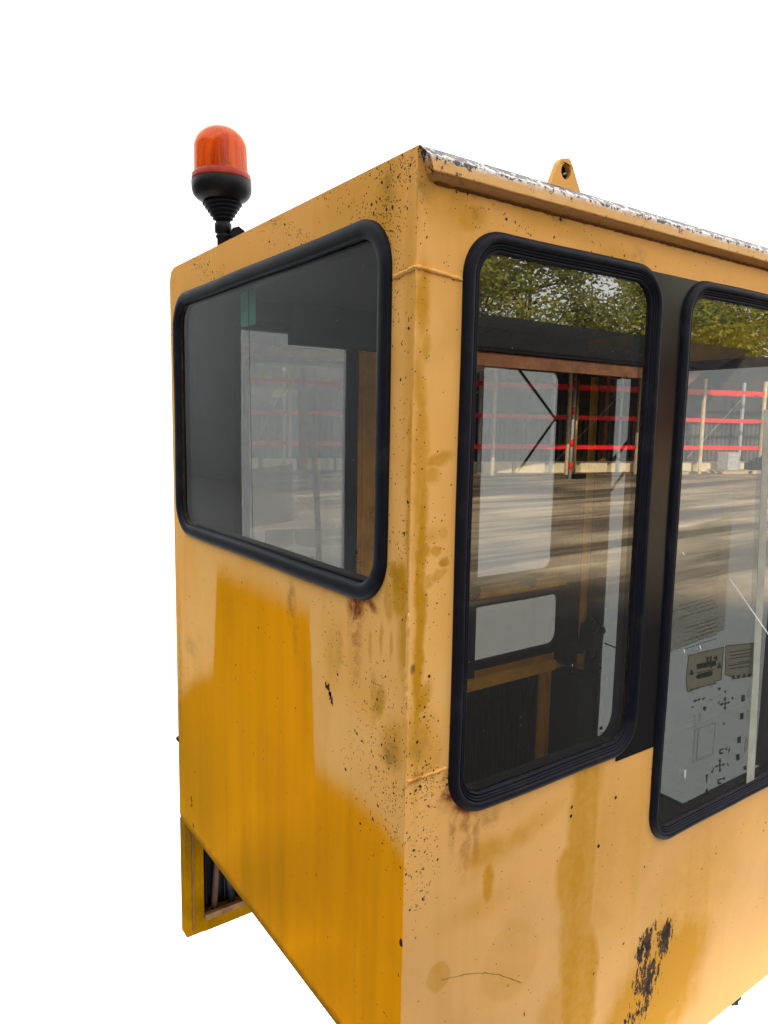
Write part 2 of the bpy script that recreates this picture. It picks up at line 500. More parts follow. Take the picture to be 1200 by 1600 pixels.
    rg = t.math('ADD', .42, t.math('MULTIPLY', F[1], .22))
    if org is not None: rg = t.mixf(org, rg, .36)
    rg = t.mixf(t.math('MAXIMUM', chips, rm), rg, .75)
    return t.fin(t.bsdf(col, rg, 0, .04 if face == 'F' else .0, nrm))


def simple(name, col, rough=.5, metal=0.0, spec=.2, var=.25, sc=12, bump=.15, grime=None):
    t = NT(name)
    P = t.obj()
    n = t.noise(P, sc, 5, .6)
    c2 = tuple(c * (1 - var) for c in col); c1 = tuple(min(c * (1 + var * .6), 1) for c in col)
    c = t.mix(t.ramp(n, .3, .7), c2, c1)
    if grime:
        g = t.ramp(t.noise(P, sc * .4, 6, .7), .5, .72)
        c = t.mix(t.math('MULTIPLY', g, grime[1]), c, grime[0])
    r = t.math('ADD', rough, t.math('MULTIPLY', t.math('SUBTRACT', n, .5), .25), clamp=True)
    return t.fin(t.bsdf(c, r, metal, spec, t.bump(t.noise(P, sc * 8, 4, .6), bump, .002)))


def glass_mat(name, tint, f0=.09, grime=.05, tintcol=(1, 1, 1)):
    """tint: share of light passed by each of the two faces of a pane"""
    t = NT(name)
    P = t.obj()
    lw = t.n.new('ShaderNodeLayerWeight'); lw.inputs[0].default_value = .5
    f = t.math('ADD', f0, t.math('MULTIPLY', t.math('POWER', lw.outputs['Facing'], 4.0), .75), clamp=True)
    tr = t.n.new('ShaderNodeBsdfTransparent'); t.put(tr.inputs[0], tuple(tint * c for c in tintcol))
    gl = t.n.new('ShaderNodeBsdfGlossy'); gl.inputs['Roughness'].default_value = 0.0
    t.put(gl.inputs[0], (1, 1, 1))
    t.t.links.new(t.bump(t.noise(P, 1.7, 1, .4), .04, .001), gl.inputs['Normal'])
    sh = t.mixs(f, tr.outputs[0], gl.outputs[0])
    df = t.n.new('ShaderNodeBsdfDiffuse'); t.put(df.inputs[0], (.40, .37, .31))
    smear = t.math('MULTIPLY', t.ramp(t.noise(t.scale(P, (1, 1, .35)), 9, 6, .7, .6), .42, .8), grime)
    dots = specks(t, P, 120, .14, t.math('MULTIPLY', t.ramp(t.noise(P, 6, 2), .45, .7), .12))
    sh = t.mixs(t.math('MAXIMUM', smear, t.math('MULTIPLY', dots, .55)), sh, df.outputs[0])
    return t.fin(sh)


def rubber_mat():
    t = NT('black_rubber')
    P = t.obj()
    n = t.noise(P, 30, 5, .6); n2 = t.noise(P, 11, 6, .7)
    c = t.mix(n, (.005, .006, .011), (.011, .012, .021))
    c = t.mix(t.math('MULTIPLY', t.ramp(n2, .52, .72), .40), c, (.040, .039, .044))
    return t.fin(t.bsdf(c, t.math('ADD', .40, t.math('MULTIPLY', n2, .25)), 0, .13, t.bump(t.noise(P, 220, 3, .6), .2, .001)))


M_F = paint_mat('weathered_yellow_paint_long_side', 'F')
M_L = paint_mat('weathered_yellow_paint_end_side', 'L')
M_RUB = rubber_mat()
M_YEL = simple('inner_yellow_paint', (.88, .46, .03), .5, var=.25, sc=7, grime=((.12, .07, .03), .5))
M_YLOW = simple('dirty_yellow_paint', (.26, .125, .002), .6, spec=.0, var=.3, sc=9, grime=((.09, .05, .02), .6))
M_BLK = simple('black_trim', (.006, .006, .007), .5, var=.4, sc=14, bump=.3)
M_GRYT = simple('dark_grey_lining', (.055, .06, .06), .7, var=.2, sc=5)
M_PIL = simple('gloss_black_panel', (.010, .009, .011), .2, var=.3, sc=4, bump=.02, spec=.5)
M_PLAS = simple('black_plastic', (.008, .008, .010), .42, var=.4, sc=40, bump=.2)
M_STEEL = simple('worn_steel', (.35, .34, .32), .35, 1.0, var=.2, sc=20)
M_STRIP = simple('off_white_strip', (.40, .40, .34), .45, var=.12, sc=20, grime=((.2, .16, .1), .4))
M_GF = glass_mat('tinted_glass_front', .84, .15, .005)
M_GL = glass_mat('tinted_glass_end', .84, .035, .006)
M_GB = glass_mat('tinted_glass_back', .50, .15, .02, (.98, 1, .97))
M_GA = glass_mat('tinted_glass_back_corner', .57, .50, .01, (.98, 1, .98))
M_GC = glass_mat('dusty_glass_low', .43, .06, .05, (1, .99, .93))
M_GS = glass_mat('tinted_glass_side', .41, .06, .03, (.97, 1, .98))


def roof_mat():
    t = NT('peeling_roof_paint')
    P = t.obj(); x, y, z = t.xyz(P)
    n = t.noise(P, 14, 5, .65)
    c = t.mix(t.ramp(n, .35, .65), (.80, .41, .10), (.85, .49, .17))
    topm = t.ramp(t.math('ADD', z, t.math('MULTIPLY', t.math('SUBTRACT', n, .5), .006)), 1.986, 1.994)
    c = t.mix(topm, c, t.mix(t.ramp(t.noise(P, 50, 4, .7), .35, .6), (.62, .46, .34), (.90, .82, .76)))  # pale bevel top: bright sky reflection painted into the colour
    k = t.noise(t.scale(P, (1, 1, 1)), 75, 6, .75)
    big = t.noise(t.comb(t.math('ADD', x, 3), 0, 0), 9, 3, .6)
    thr = t.math('SUBTRACT', .625, t.math('MULTIPLY', topm, t.math('ADD', .09, t.math('MULTIPLY', t.ramp(z, 1.995, 2.011), .13))))
    left = blobs(t, x, z, [(690, 262, 26, 20, 0, .8, .10), (720, 266, 26, 16, 0, .8, .06)], lambda a, b: FR(a, b, -.02))
    thr = t.math('SUBTRACT', thr, left)
    thr = t.math('SUBTRACT', thr, t.math('MULTIPLY', t.math('SUBTRACT', big, .5), .14))
    ch = t.math('GREATER_THAN', k, thr)
    c = t.mix(ch, c, t.mix(t.ramp(n, .4, .6), (.028, .027, .032), (.09, .07, .06)))
    sp = specks(t, P, 240, .4, .05)
    c = t.mix(sp, c, (.06, .04, .04))
    c = t.mix(t.math('MULTIPLY', t.ramp(z, 1.9752, 1.9742), t.math('ADD', .6, t.math('MULTIPLY', n, .4))), c, (.42, .185, .028))  # lip underside darkened: painted shade, with some seam dirt
    h = t.math('ADD', t.math('MULTIPLY', ch, -.3), t.math('MULTIPLY', n, .5))
    return t.fin(t.bsdf(c, .42, 0, .5, t.bump(h, .5, .002)))


M_ROOF = roof_mat()


# ==================================================================== SETTING
# ground of the yard; it lies behind and beside the viewer, where the windows mirror it
def ground_mat():
    t = NT('sandy_asphalt')
    P = t.obj()
    n = t.noise(P, .35, 5, .6); n2 = t.noise(P, 25, 4, .7)
    c = t.mix(t.ramp(n, .35, .65), (.32, .23, .13), (.52, .40, .25))
    c = t.mix(t.math('MULTIPLY', n2, .3), c, (.16, .14, .12))
    x, y, z = t.xyz(P)
    bd = t.noise(t.comb(t.math('MULTIPLY', t.math('ADD', x, t.math('MULTIPLY', y, .3)), .10), t.math('MULTIPLY', y, 1.1), 0), 1.0, 5, .62, .3)  # bands paint sun and shade stripes into the ground colour
    c = t.mix(t.ramp(bd, .42, .60), c, (.12, .088, .055))
    c = t.mix(t.ramp(bd, .42, .32), c, (.66, .53, .34))
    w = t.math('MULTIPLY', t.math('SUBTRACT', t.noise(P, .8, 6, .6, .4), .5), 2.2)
    shade_mask = blobs(t, t.math('ADD', x, w), t.math('ADD', y, w), [(-.4, 12, 7.6, 16.3, 0, .07, 1, 5)], lambda a, b: (a, b))  # near ground darkened: the building's shadow painted as dark asphalt
    c = t.mix(shade_mask, c, t.mix(n2, (.012, .012, .012), (.028, .027, .025)))
    c = t.mix(t.ramp(x, -.2, -1.6), c, t.mix(n2, (.12, .125, .125), (.17, .175, .175)))
    return t.fin(t.bsdf(c, .9, 0, .2, t.bump(n2, .4, .01)))


mb = MB()
A_ = Vector((-0.85, 1.0, 0)); B_ = Vector((1.85, -0.45, 0)); C0 = Vector((-0.3, -0.75, 0))
# outline with the wedge in front of the viewer left open
fl = A_ + Vector((.05, 1, 0)).normalized() * 60
fr = B_ + Vector((1, .42, 0)).normalized() * 90
outl = [fl, A_, Vector((-.55, .35, 0)), Vector((.9, -.55, 0)), B_, fr, Vector((90, -80, 0)), Vector((-60, -80, 0)), Vector((-60, 62, 0))]
tri = tessellate_polygon([outl])
mb.add(outl, [tuple(t_) for t_ in tri])
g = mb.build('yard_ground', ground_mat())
g['kind'] = 'structure'
# dark building added on the left, outside the picture, to shade the cab
M_SHADE_CLAD = simple('shade_building_cladding', (.15, .162, .166), .6, var=.12, sc=.4, bump=.02)
bl = empty('shade_building', (-7, 8, 0))
tag(bl, 'dark grey clad building added out of frame to shade the cab', 'building')
MB().box(-13, -7, -6, 24, 0, 6.0).build('wall', M_SHADE_CLAD, bl)
MB().box(-13.3, -6.8, -6.3, 24.3, 6.0, 6.2).build('roof', M_BLK, bl)

# rack axis (real space): from the first upright towards +x
RP = Vector((15.6, -16.25, 0)); RD = Vector((.962, .272, 0)); RN = Vector((.272, -.962, 0))   # RN points away from the cab


def rk(s, d, z): return RP + RD * s + RN * d + Vector((0, 0, z))


M_RED = simple('red_rack_beam', (.80, .022, .016), .35, var=.15, sc=3)
M_UPR = simple('pale_rack_upright', (.62, .50, .30), .5, var=.2, sc=4)
M_GALV = simple('galvanised_steel', (.45, .46, .47), .5, .3, var=.2, sc=8)
M_DARKW = simple('dark_board_wall', (.050, .046, .042), .7, var=.3, sc=1.5)
M_CREAM = simple('cream_concrete_block', (.80, .68, .42), .8, var=.15, sc=2)
M_WOOD = simple('brown_timber', (.22, .10, .05), .7, var=.35, sc=3)
M_PALE = simple('pale_pallet_wood', (.55, .42, .26), .8, var=.25, sc=3)
M_CROOF = simple('dark_corrugated_roof', (.014, .014, .013), .9, spec=.1, var=.3, sc=2)

rack = empty('pallet_rack', RP)
tag(rack, 'long pallet rack with red beams mirrored in the cab windows', 'rack')
ups = [-6.9] + [2.8 * i for i in range(-2, 8)]
for s in ups:
    for d in (0, 1.0):
        MB().obox(rk(s, d, 1.7), RD * .05, RN * .04, Vector((0, 0, 1.7))).build('upright', M_UPR if d == 0 else M_GALV, rack)
for i in range(len(ups) - 1):
    for z in (.93, 1.93, 2.95):
        for d in (0, 1.0):
            s0, s1 = ups[i] + .06, ups[i + 1] - .06
            MB().obox(rk((s0 + s1) / 2, d, z), RD * ((s1 - s0) / 2), RN * .025, Vector((0, 0, .065))).build('beam', M_RED, rack)
    if i % 2 == 0:
        MB().tube([rk(ups[i], 1.05, .2), rk(ups[i + 1], 1.05, 2.8)], .012, 6).build('brace', M_GALV, rack)

# dark board wall behind the rack, boards proud
bw = empty('board_wall', rk(0, 2.2, 0))
tag(bw, 'dark vertical board wall behind the red pallet rack', 'wall')
MB().obox(rk(4, 2.5, 2.3), RD * 22, RN * .05, Vector((0, 0, 2.3))).build('wall_panel', M_DARKW, bw)
mb = MB()
for i in range(170):
    mb.obox(rk(-16 + i * .22, 2.42, .95), RD * .07, RN * .03, Vector((0, 0, .95)))
b_ = mb.build('board', simple('grey_brown_board', (.11, .10, .09), .8, var=.4, sc=1), bw); b_['kind'] = 'stuff'

# concrete kerb blocks in front of the wall
mb_ = MB().obox(Vector((0, 0, .19)), Vector((.56, 0, 0)), Vector((0, .15, 0)), Vector((0, 0, .19)))
first = None
for i in range(18):
    if first is None:
        first = mb_.build('concrete_block', M_CREAM); o = first
    else:
        o = first.copy(); link(o)
    o.location = rk(-7 + i * 1.3, 1.3, 0); o.rotation_euler = (0, 0, math.atan2(RD.y, RD.x) + random.uniform(-.02, .02))
    tag(o, 'cream concrete block lying under the red pallet rack', 'block', 'concrete blocks under the rack')

# open canopy in front of the rack
cp = empty('open_shed', (10, -13, 0))
tag(cp, 'open timber shed with dark corrugated roof over the rack', 'shed')
X0, X1 = -6.0, 22.0
mb = MB()
nx = 260
prev = None
vs = []; fs = []
for i in range(nx + 1):
    x_ = X0 + (X1 - X0) * i / nx; k = .03 if i % 2 else 0
    xr_ = X0 + (28.4 - X0) * i / nx; xe_ = X0 + (20.9 - X0) * i / nx
    vs += [(xe_, -12, 3.45 + k), (xr_, -15, 4.80 + k), (xr_, -17.5, 4.0 + k)]
for i in range(nx):
    fs += [(3 * i, 3 * i + 3, 3 * i + 4, 3 * i + 1), (3 * i + 1, 3 * i + 4, 3 * i + 5, 3 * i + 2)]
mb.add(vs, fs)
ro = mb.build('corrugated_roof', M_CROOF, cp)
md = ro.modifiers.new('thick', 'SOLIDIFY'); md.thickness = .04
MB().box(X0, X1 - 2.4, -12.14, -12.02, 3.02, 3.34).build('eave_beam', M_WOOD, cp)
MB().box(X0, X1 - 1.1, -12.01, -11.93, 3.36, 3.42).build('gutter', M_BLK, cp)
for x_ in (-4, 3, 10, X1 - .6):
    MB().box(x_ - .1, x_ + .1, -16.6, -16.4, 0, 4.2).build('post', M_WOOD, cp)
MB().obox(Vector((19.6, -12.3, 2.92)), Vector((.85, 0, .50)), Vector((0, .08, 0)), Vector((-.07, 0, .12))).build('brace', M_WOOD, cp)
# pole pair in front of the rack
MB().tube([(17.1, -14.15, 0), (17.1, -14.15, 3.3)], .045, 10).build('pole', simple('brass_pole', (.45, .28, .10), .35, .6), cp)
MB().tube([(16.85, -14.10, 0), (16.9, -14.10, 3.3)], .05, 10).build('pole', M_GALV, cp)
MB().box(16.95, 17.5, -14.25, -14.0, 0, .14).build('pole_foot', M_BLK, cp)
for z_ in (.3, 1.0, 2.0, 2.8):
    MB().tube([(16.86, -14.10, z_), (16.86, -14.10, z_ + .22)], .056, 10).build('red_band', M_RED, cp)

# pallets and bins along the right part of the rack
def pallet(s, d=-.1):
    e = empty('pallet', rk(s, d, 0))
    for k in range(3):
        MB().obox(rk(s, d + (k - 1) * .36, .06), RD * .58, RN * .045, Vector((0, 0, .045))).build('bearer', M_PALE, e)
    for k in range(5):
        MB().obox(rk(s - .5 + k * .25, d, .125), RD * .08, RN * .42, Vector((0, 0, .012))).build('board', M_PALE, e)
    return e


for s, what in ((6.9, 'bin'), (9.6, 'grey'), (11.0, 'parts'), (12.6, 'parts')):
    e = pallet(s)
    tag(e, {'bin': 'wooden pallet under the yellow bin', 'grey': 'wooden pallet under the pale grey crate', 'parts': 'wooden pallet of dark machine parts ' + ('next to the pale grey crate' if s < 12 else 'farthest from the yellow bin')}[what], 'pallet',
        'pallets along the rack' )
    if what == 'bin':
        b = empty('yellow_bin', rk(s, -.1, .14)); tag(b, 'yellow plastic bin with handle standing on a pallet', 'bin')
        MB().obox(rk(s, -.1, .55), RD * .36, RN * .3, Vector((0, 0, .4))).build('body', simple('yellow_plastic', (.75, .48, .02), .4), b)
        MB().tube([rk(s - .28, -.1, .95), rk(s - .26, -.1, 1.1), rk(s + .2, -.1, 1.1), rk(s + .24, -.1, .95)], .025, 8).build('handle', simple('yellow_handle', (.7, .45, .02), .4), b)
    elif what == 'grey':
        b = MB().obox(rk(s, -.1, .45), RD * .25, RN * .25, Vector((0, 0, .3))).obox(rk(s, -.1, .77), RD * .27, RN * .27, Vector((0, 0, .02))).build('grey_crate', simple('grey_crate_paint', (.42, .42, .4), .6))
        tag(b, 'pale grey crate with lid on the pallet by the rack', 'crate')
    else:
        b = MB()
        for k in range(9):
            p = rk(s + random.uniform(-.45, .45), -.1 + random.uniform(-.25, .25), .25 + random.uniform(0, .25))
            b.obox(p, RD * random.uniform(.06, .22), RN * random.uniform(.05, .2), Vector((0, 0, random.uniform(.06, .2))))
        b = b.build('machine_parts', M_PLAS); tag(b, 'heap of dark machine parts on the pallet ' + ('next to the pale grey crate' if s < 12 else 'farthest from the yellow bin'), 'machine parts', 'parts heaps on pallets'); 

# trees behind the shed, and three that throw their shade across the yard
def leaf_mat():
    t = NT('leaves')
    g_ = t.n.new('ShaderNodeNewGeometry')
    r = g_.outputs['Random Per Island']
    c = t.mix(r, (.07, .10, .012), (.36, .33, .05))
    n = t.n.new('ShaderNodeBsdfTranslucent'); t.put(n.inputs[0], t.mix(r, (.16, .20, .02), (.42, .38, .06)))
    return t.fin(t.mixs(.4, t.bsdf(c, .6, 0, .3), n.outputs[0]))


M_LEAF = leaf_mat()
M_BARK = simple('bark', (.07, .05, .035), .9, var=.4, sc=4, bump=.6)


def make_tree(x, y, h, rad, nleaf, label, seed, ls=.16, group='trees behind the shed'):
    rn = random.Random(seed)
    e = empty('broadleaf_tree', (x, y, 0)); tag(e, label, 'tree', group)
    mb = MB()
    base = Vector((x, y, 0))
    mb.tube([base, base + Vector((.1, 0, h * .3)), base + Vector((-.1, .1, h * .6)), base + Vector((0, 0, h * .92))], [.22, .17, .1, .03], 8)
    tips = []
    for i in range(16):
        a = rn.uniform(0, 6.28); z0 = h * rn.uniform(.25, .8)
        L = rad * rn.uniform(.55, 1.05) * (1.1 - .5 * z0 / h)
        p0 = base + Vector((0, 0, z0)); p2 = p0 + Vector((math.cos(a) * L, math.sin(a) * L, L * rn.uniform(.2, .8)))
        p1 = (p0 + p2) / 2 + Vector((0, 0, -.15 * L))
        mb.tube([p0, p1, p2], [.08, .05, .015], 6)
        tips += [p2, p1.lerp(p2, .5), p2 + Vector((rn.uniform(-1, 1), rn.uniform(-1, 1), rn.uniform(-.3, 1)))]
        for j in range(3):
            q = p1.lerp(p2, rn.uniform(.2, 1)); q2 = q + Vector((rn.uniform(-1, 1), rn.uniform(-1, 1), rn.uniform(-.2, 1))) * rad * .3
            mb.tube([q, q2], [.03, .008], 5); tips.append(q2)
    mb.build('trunk', M_BARK, e)
    lf = MB()
    per = nleaf // len(tips)
    for tp in tips:
        cr = rn.uniform(.45, 1.0) * rad * .32
        for k in range(per):
            d = Vector((rn.gauss(0, 1), rn.gauss(0, 1), rn.gauss(0, .75))) * cr * .6
            c = tp + d
            u = Vector((rn.uniform(-1, 1), rn.uniform(-1, 1), rn.uniform(-.6, .6))).normalized() * ls * rn.uniform(.5, 1)
            w = u.cross(Vector((rn.uniform(-1, 1), rn.uniform(-1, 1), rn.uniform(-1, 1)))).normalized() * ls * .4
            lf.add([c - u, c + w, c + u, c - w], [(0, 1, 2, 3)])
    lf.build('crown', M_LEAF, e, recalc=False)
    return e


k = 0
for i, (x_, y_, h_) in enumerate([(14, -23, 10), (19.5, -22, 11), (25, -24, 11.5), (30, -21, 11), (36, -23, 12), (43, -21, 12), (51, -22, 13), (60, -24, 14)]):
    make_tree(x_, y_, h_, 4.2, 9500, 'green broadleaf tree rising behind the dark shed roof', 10 + i, .155)
for i, (x_, y_, h_) in enumerate([(-3.5, -4.6, 8), (-8, -9, 9), (2.5, -8.5, 6.5)]):
    make_tree(x_, y_, h_, 2.6, 1500, 'slender tree behind the viewer casting shade over the yard', 40 + i, .2, 'trees behind the viewer')

for i, (x_, y_, h_) in enumerate([(-16, 6, 15), (-16.5, 12, 17), (-15.5, 18, 15.5), (-17, 0, 16)]):  # unseen trees, put in to dapple the yard with shade
    make_tree(x_, y_, h_, 3.6, 1800, 'unseen tall tree behind the added grey building, dappling the yard', 60 + i, .25, 'unseen trees behind the added building')

# ======================================================================= CAB
cab = empty('operator_cab', (WID / 2, D / 2, ZB))
tag(cab, 'weathered yellow steel operator cab with rounded rubber framed windows', 'cab')

toF = lambda u, v, t_: Vector((u, t_, v))            # long side, t inwards
toL = lambda u, v, t_: Vector((t_, u, v))            # end side
toB = lambda u, v, t_: Vector((u, D - t_, v))        # back side, t inwards from outer face y=D
toS = lambda u, v, t_: Vector((WID - t_, u, v))      # far side

W1 = (.093, .614, .913, 1.915, .080)
W2 = (.688, 1.360, .660, 1.911, .080)
WL = (.061, 1.080, 1.290, 1.935, .088)
ins = .014
ZW = 1.968


def ring(w, d):
    return rrect(w[0] + d, w[1] - d, w[2] + d, w[3] - d, w[4] - d, 12)


# long wall
mb = MB()
outer = [(.03, ZB), (1.75, ZB), (1.75, 1.999), (.03, 1.999)]
panel(mb, outer, [ring(W1, ins), ring(W2, ins)], toF, .03)
o = mb.build('long_wall', [M_F, M_YEL], cab)
for p in o.data.polygons:
    if p.center.y > .02: p.material_index = 1
# end wall, its narrow end face shows on the long side
mb = MB()
outer = [(0, ZL), (D - .02, ZL), (D - .006, ZL + .004), (D, ZL + .02), (D, H - .035), (D - .01, H - .01), (D - .035, H), (0, H)]
panel(mb, outer, [ring(WL, ins)], toL, .03)
o = mb.build('end_wall', [M_L, M_F, M_YEL], cab)
for p in o.data.polygons:
    if p.normal.y < -.9 and p.center.y < .01: p.material_index = 1
    elif p.center.x > .02: p.material_index = 2
MB().box(.001, .0295, .001, .03, ZB, ZL - .001).build('corner_post', M_F, cab)
# fold line beside the corner: a slightly proud strip
mb = MB().box(-.0012, .0005, .0, .0335, 1.8395, 2.009)
mb.build('corner_strip', M_L, cab)


# weld beads
def bead(name, pts, r, seed):
    rn = random.Random(seed)
    P_ = []
    for a, b in zip(pts[:-1], pts[1:]):
        a = Vector(a); b = Vector(b); n = max(int((b - a).length / .006), 2)
        for i in range(n): P_.append(a.lerp(b, i / n) + Vector((rn.uniform(-1, 1), rn.uniform(-1, 1), rn.uniform(-1, 1))) * r * .25)
    P_.append(Vector(pts[-1]))
    rr = [r * rn.uniform(.7, 1.25) for _ in P_]
    rr[0] = r * .3; rr[-1] = r * .3
    return MB().tube(P_, rr, 8)


bead('weld', [(-.0005, .058, 1.830), (-.0005, .001, 1.8375), (.001, -.0005, 1.8375), (.05, -.0005, 1.834), (.094, -.0005, 1.829)], .0035, 1).build('weld_bead', M_F, cab)
bead('weld', [(.0, .0, 1.012), (.03, .0, 1.013), (.093, .0, 1.013)], .0028, 2).build('weld_bead', M_F, cab)
bead('weld', [(-.0, 1.08, 1.837), (-.0, D, 1.837)], .0022, 5).build('weld_bead', M_L, cab)
bead('weld', [(.0, .0, 1.99), (.0, .0, 1.60), (.0, .0, 1.30)], .0016, 3).build('weld_bead', M_F, cab)
bead('weld', [(.0, .0, 1.30), (.0, .0, 1.15), (.0, .0, 1.0)], .0034, 4).build('weld_bead', M_F, cab)
bead('weld', [(.0, .0, 1.0), (.0, .0, .7), (.0, .0, ZL)], .0014, 6).build('weld_bead', M_L, cab)

# roof and gutter
mb = MB().box(.03, WID, .0, D, 1.9995, H - .0005)
mb.build('roof', M_ROOF, cab)
prof = [(0.001, H), (-.003, H - .0006), (-.007, H - .004), (-.0195, H - .0150), (-.0212, H - .0165), (-.0216, H - .0200), (-.0215, 1.9755), (-.0205, 1.9735), (-.0185, 1.974), (-.015, 1.9745), (0.001, 1.9650)]
x0s = [0.0005, .0005, .001, .004, .006, .008, .013, .016, .017, .02, .022]
vs = []; n_ = len(prof)
nseg = 60
rn = random.Random(3)
for i in range(nseg + 1):
    dz = rn.uniform(-.0006, .0006)
    for (yy, zz), xs in zip(prof, x0s):
        vs.append((xs + (WID - xs) * (i / nseg) ** 1.0, yy, zz + (dz if yy < -.01 else 0)))
fs = []
for i in range(nseg):
    for k in range(n_ - 1):
        fs.append((i * n_ + k, (i + 1) * n_ + k, (i + 1) * n_ + k + 1, i * n_ + k + 1))
fs.append(tuple(range(n_)))
mb = MB().add(vs, fs, 0, False)
mb.build('rain_gutter', M_ROOF, cab)
bead('weld', [(.03, -.001, 1.9645), (WID, -.001, 1.9645)], .0022, 9).build('weld_bead', simple('rusty_seam', (.16, .06, .02), .8), cab)


# lifting lug
def lug_outline():
    base = [FR(858, 286, .012), FR(911, 303, .012)]
    tl = FR(875, 250, .012); tr = FR(893, 252, .012)
    pts = [(base[0][0], H - .003), (base[1][0], H - .003), (tr[0] + .004, tr[1] - .006), (tr[0], tr[1]), (tr[0] - .006, tr[1] + .0045), (tl[0] + .005, tl[1] + .004), (tl[0], tl[1]), (tl[0] - .004, tl[1] - .006)]
    return pts


c_ = FR(885, 268, .012)
hole = [(c_[0] + .0125 * math.cos(a), c_[1] + .0135 * math.sin(a)) for a in [2 * math.pi * i / 20 for i in range(20)]]
mb = MB(); panel(mb, lug_outline(), [hole], lambda u, v, t_: Vector((u, .012 + t_, v)), .012)
lg = mb.build('lifting_lug', M_F, cab)
bv = lg.modifiers.new('b', 'BEVEL'); bv.width = .0015; bv.segments = 2; bv.limit_method = 'ANGLE'
mb = MB(); ring_ = [(c_[0] + .0145 * math.cos(a), c_[1] + .0155 * math.sin(a)) for a in [2 * math.pi * i / 20 for i in range(20)]]
panel(mb, ring_, [], lambda u, v, t_: Vector((u, .0245 + t_, v)), .004)
mb.build('hole_plug', M_PLAS, lg)
mb = MB().tube([(c_[0] - .004, .018, c_[1] - .005), (c_[0] + .010, .018, c_[1] + .002)], .002, 6)
mb.build('pin', M_STEEL, lg)

# gaskets and panes --------------------------------------------------------
GP = [(-.034, -.002), (-.0335, .0035), (-.0325, .0045), (-.0300, .0045), (-.0292, .0035), (-.0288, .0015), (-.0280, .0015), (-.0275, .0060), (-.0262, .0070), (-.0250, .0065), (-.0246, .0035), (-.0240, .0035), (-.0234, .0085), (-.0220, .0095), (-.0208, .0088), (-.0204, .0055), (-.0196, .0055),
      (-.0188, .0100), (-.0165, .0122), (-.012, .0132), (-.007, .0122), (-.0028, .0090), (-.0006, .0045), (0, -.001)]


def win(w, to3, glass, name, parent, prof=GP, inset=.028, sink=.002, thick=.006, label=None):
    mb = MB(); panel(mb, ring(w, inset), [], to3, thick)
    for i, v in enumerate(mb.v): pass
    base = to3(0, 0, 0); dv = to3(0, 0, 1) - base
    mb.v = [tuple(Vector(v) + dv * sink) for v in mb.v]
    gl = mb.build(name, glass, parent)
    if label: gl['label'] = label
    mb = MB(); sweep(mb, w[0], w[1], w[2], w[3], w[4], prof, to3, 14)
    gk = mb.build('gasket', M_RUB, gl, recalc=False)
    # lip towards the inside of the cab
    mb = MB(); sweep(mb, w[0] + .004, w[1] - .004, w[2] + .004, w[3] - .004, w[4] - .004, [(-.032, -.006), (-.030, -.034), (-.022, -.040), (-.006, -.038), (0, -.030)], to3, 12)
    mb.build('inner_lip', M_RUB, gl, recalc=False)
    return gl


win1 = win(W1, toF, M_GF, 'window_pane', cab, label='tall narrow pane beside the cab corner')
win2 = win(W2, toF, M_GF, 'window_pane', cab, label='large pane with faded stickers and a paper notice')
GPL = [(-.031, -.002)] + [(-.0155 + .0155 * math.cos(math.pi * (1 - i / 12)) , .001 + .0115 * math.sin(math.pi * (1 - i / 12)) ** .6) for i in range(0, 13)] + [(0, -.001)]
winL = win(WL, toL, M_GL, 'window_pane', cab, prof=GPL, inset=.027, label='wide dark pane in the short end wall')

# black panel between the two long side panes
xL = .585; xR = .700
z0a = FR(950, 1190)[1]; z0b = FR(1018, 1167)[1]; z1a = FR(960, 402)[1]; z1b = FR(1090, 438)[1]
mb = MB(); panel(mb, [(.40, z0a), (.73, z0b), (.74, z1b), (.45, z1a)], [ring(W1, .02)], toF, .0013)
mb.v = [(x_, y_ - .0015, z_) for x_, y_, z_ in mb.v]
# cut: keep only what lies right of the first window
mb.v = [(x_, y_, z_) for x_, y_, z_ in mb.v]
mb2 = MB()
pts = [(.60, z0b), (.73, z0b), (.735, z1b), (.60, z1b)]
poly = []
# right side outline of window 1 (rounded), then the straight edges
arc_t = [(W1[1] - .08 + .066 * math.cos(R(a)), W1[3] - .08 + .066 * math.sin(R(a))) for a in range(80, -1, -10)]
arc_b = [(W1[1] - .08 + .066 * math.cos(R(a)), W1[2] + .08 + .066 * math.sin(R(a))) for a in range(0, -81, -10)]
poly = [(W1[1] - .06, z1b - .002)] + arc_t[1:] + arc_b[:-1] + [(W1[1] - .06, z0b), (W2[0] + .03, z0b), (W2[0] + .03, W2[3] - .05), (W2[0] + .055, W2[3] - .016), (W2[0] + .07, z1b - .002)]
panel(mb2, poly, [], lambda u, v, t_: Vector((u, -.0022 + t_, v)), .0020)
mb2.build('black_pillar_panel', M_PIL, cab)

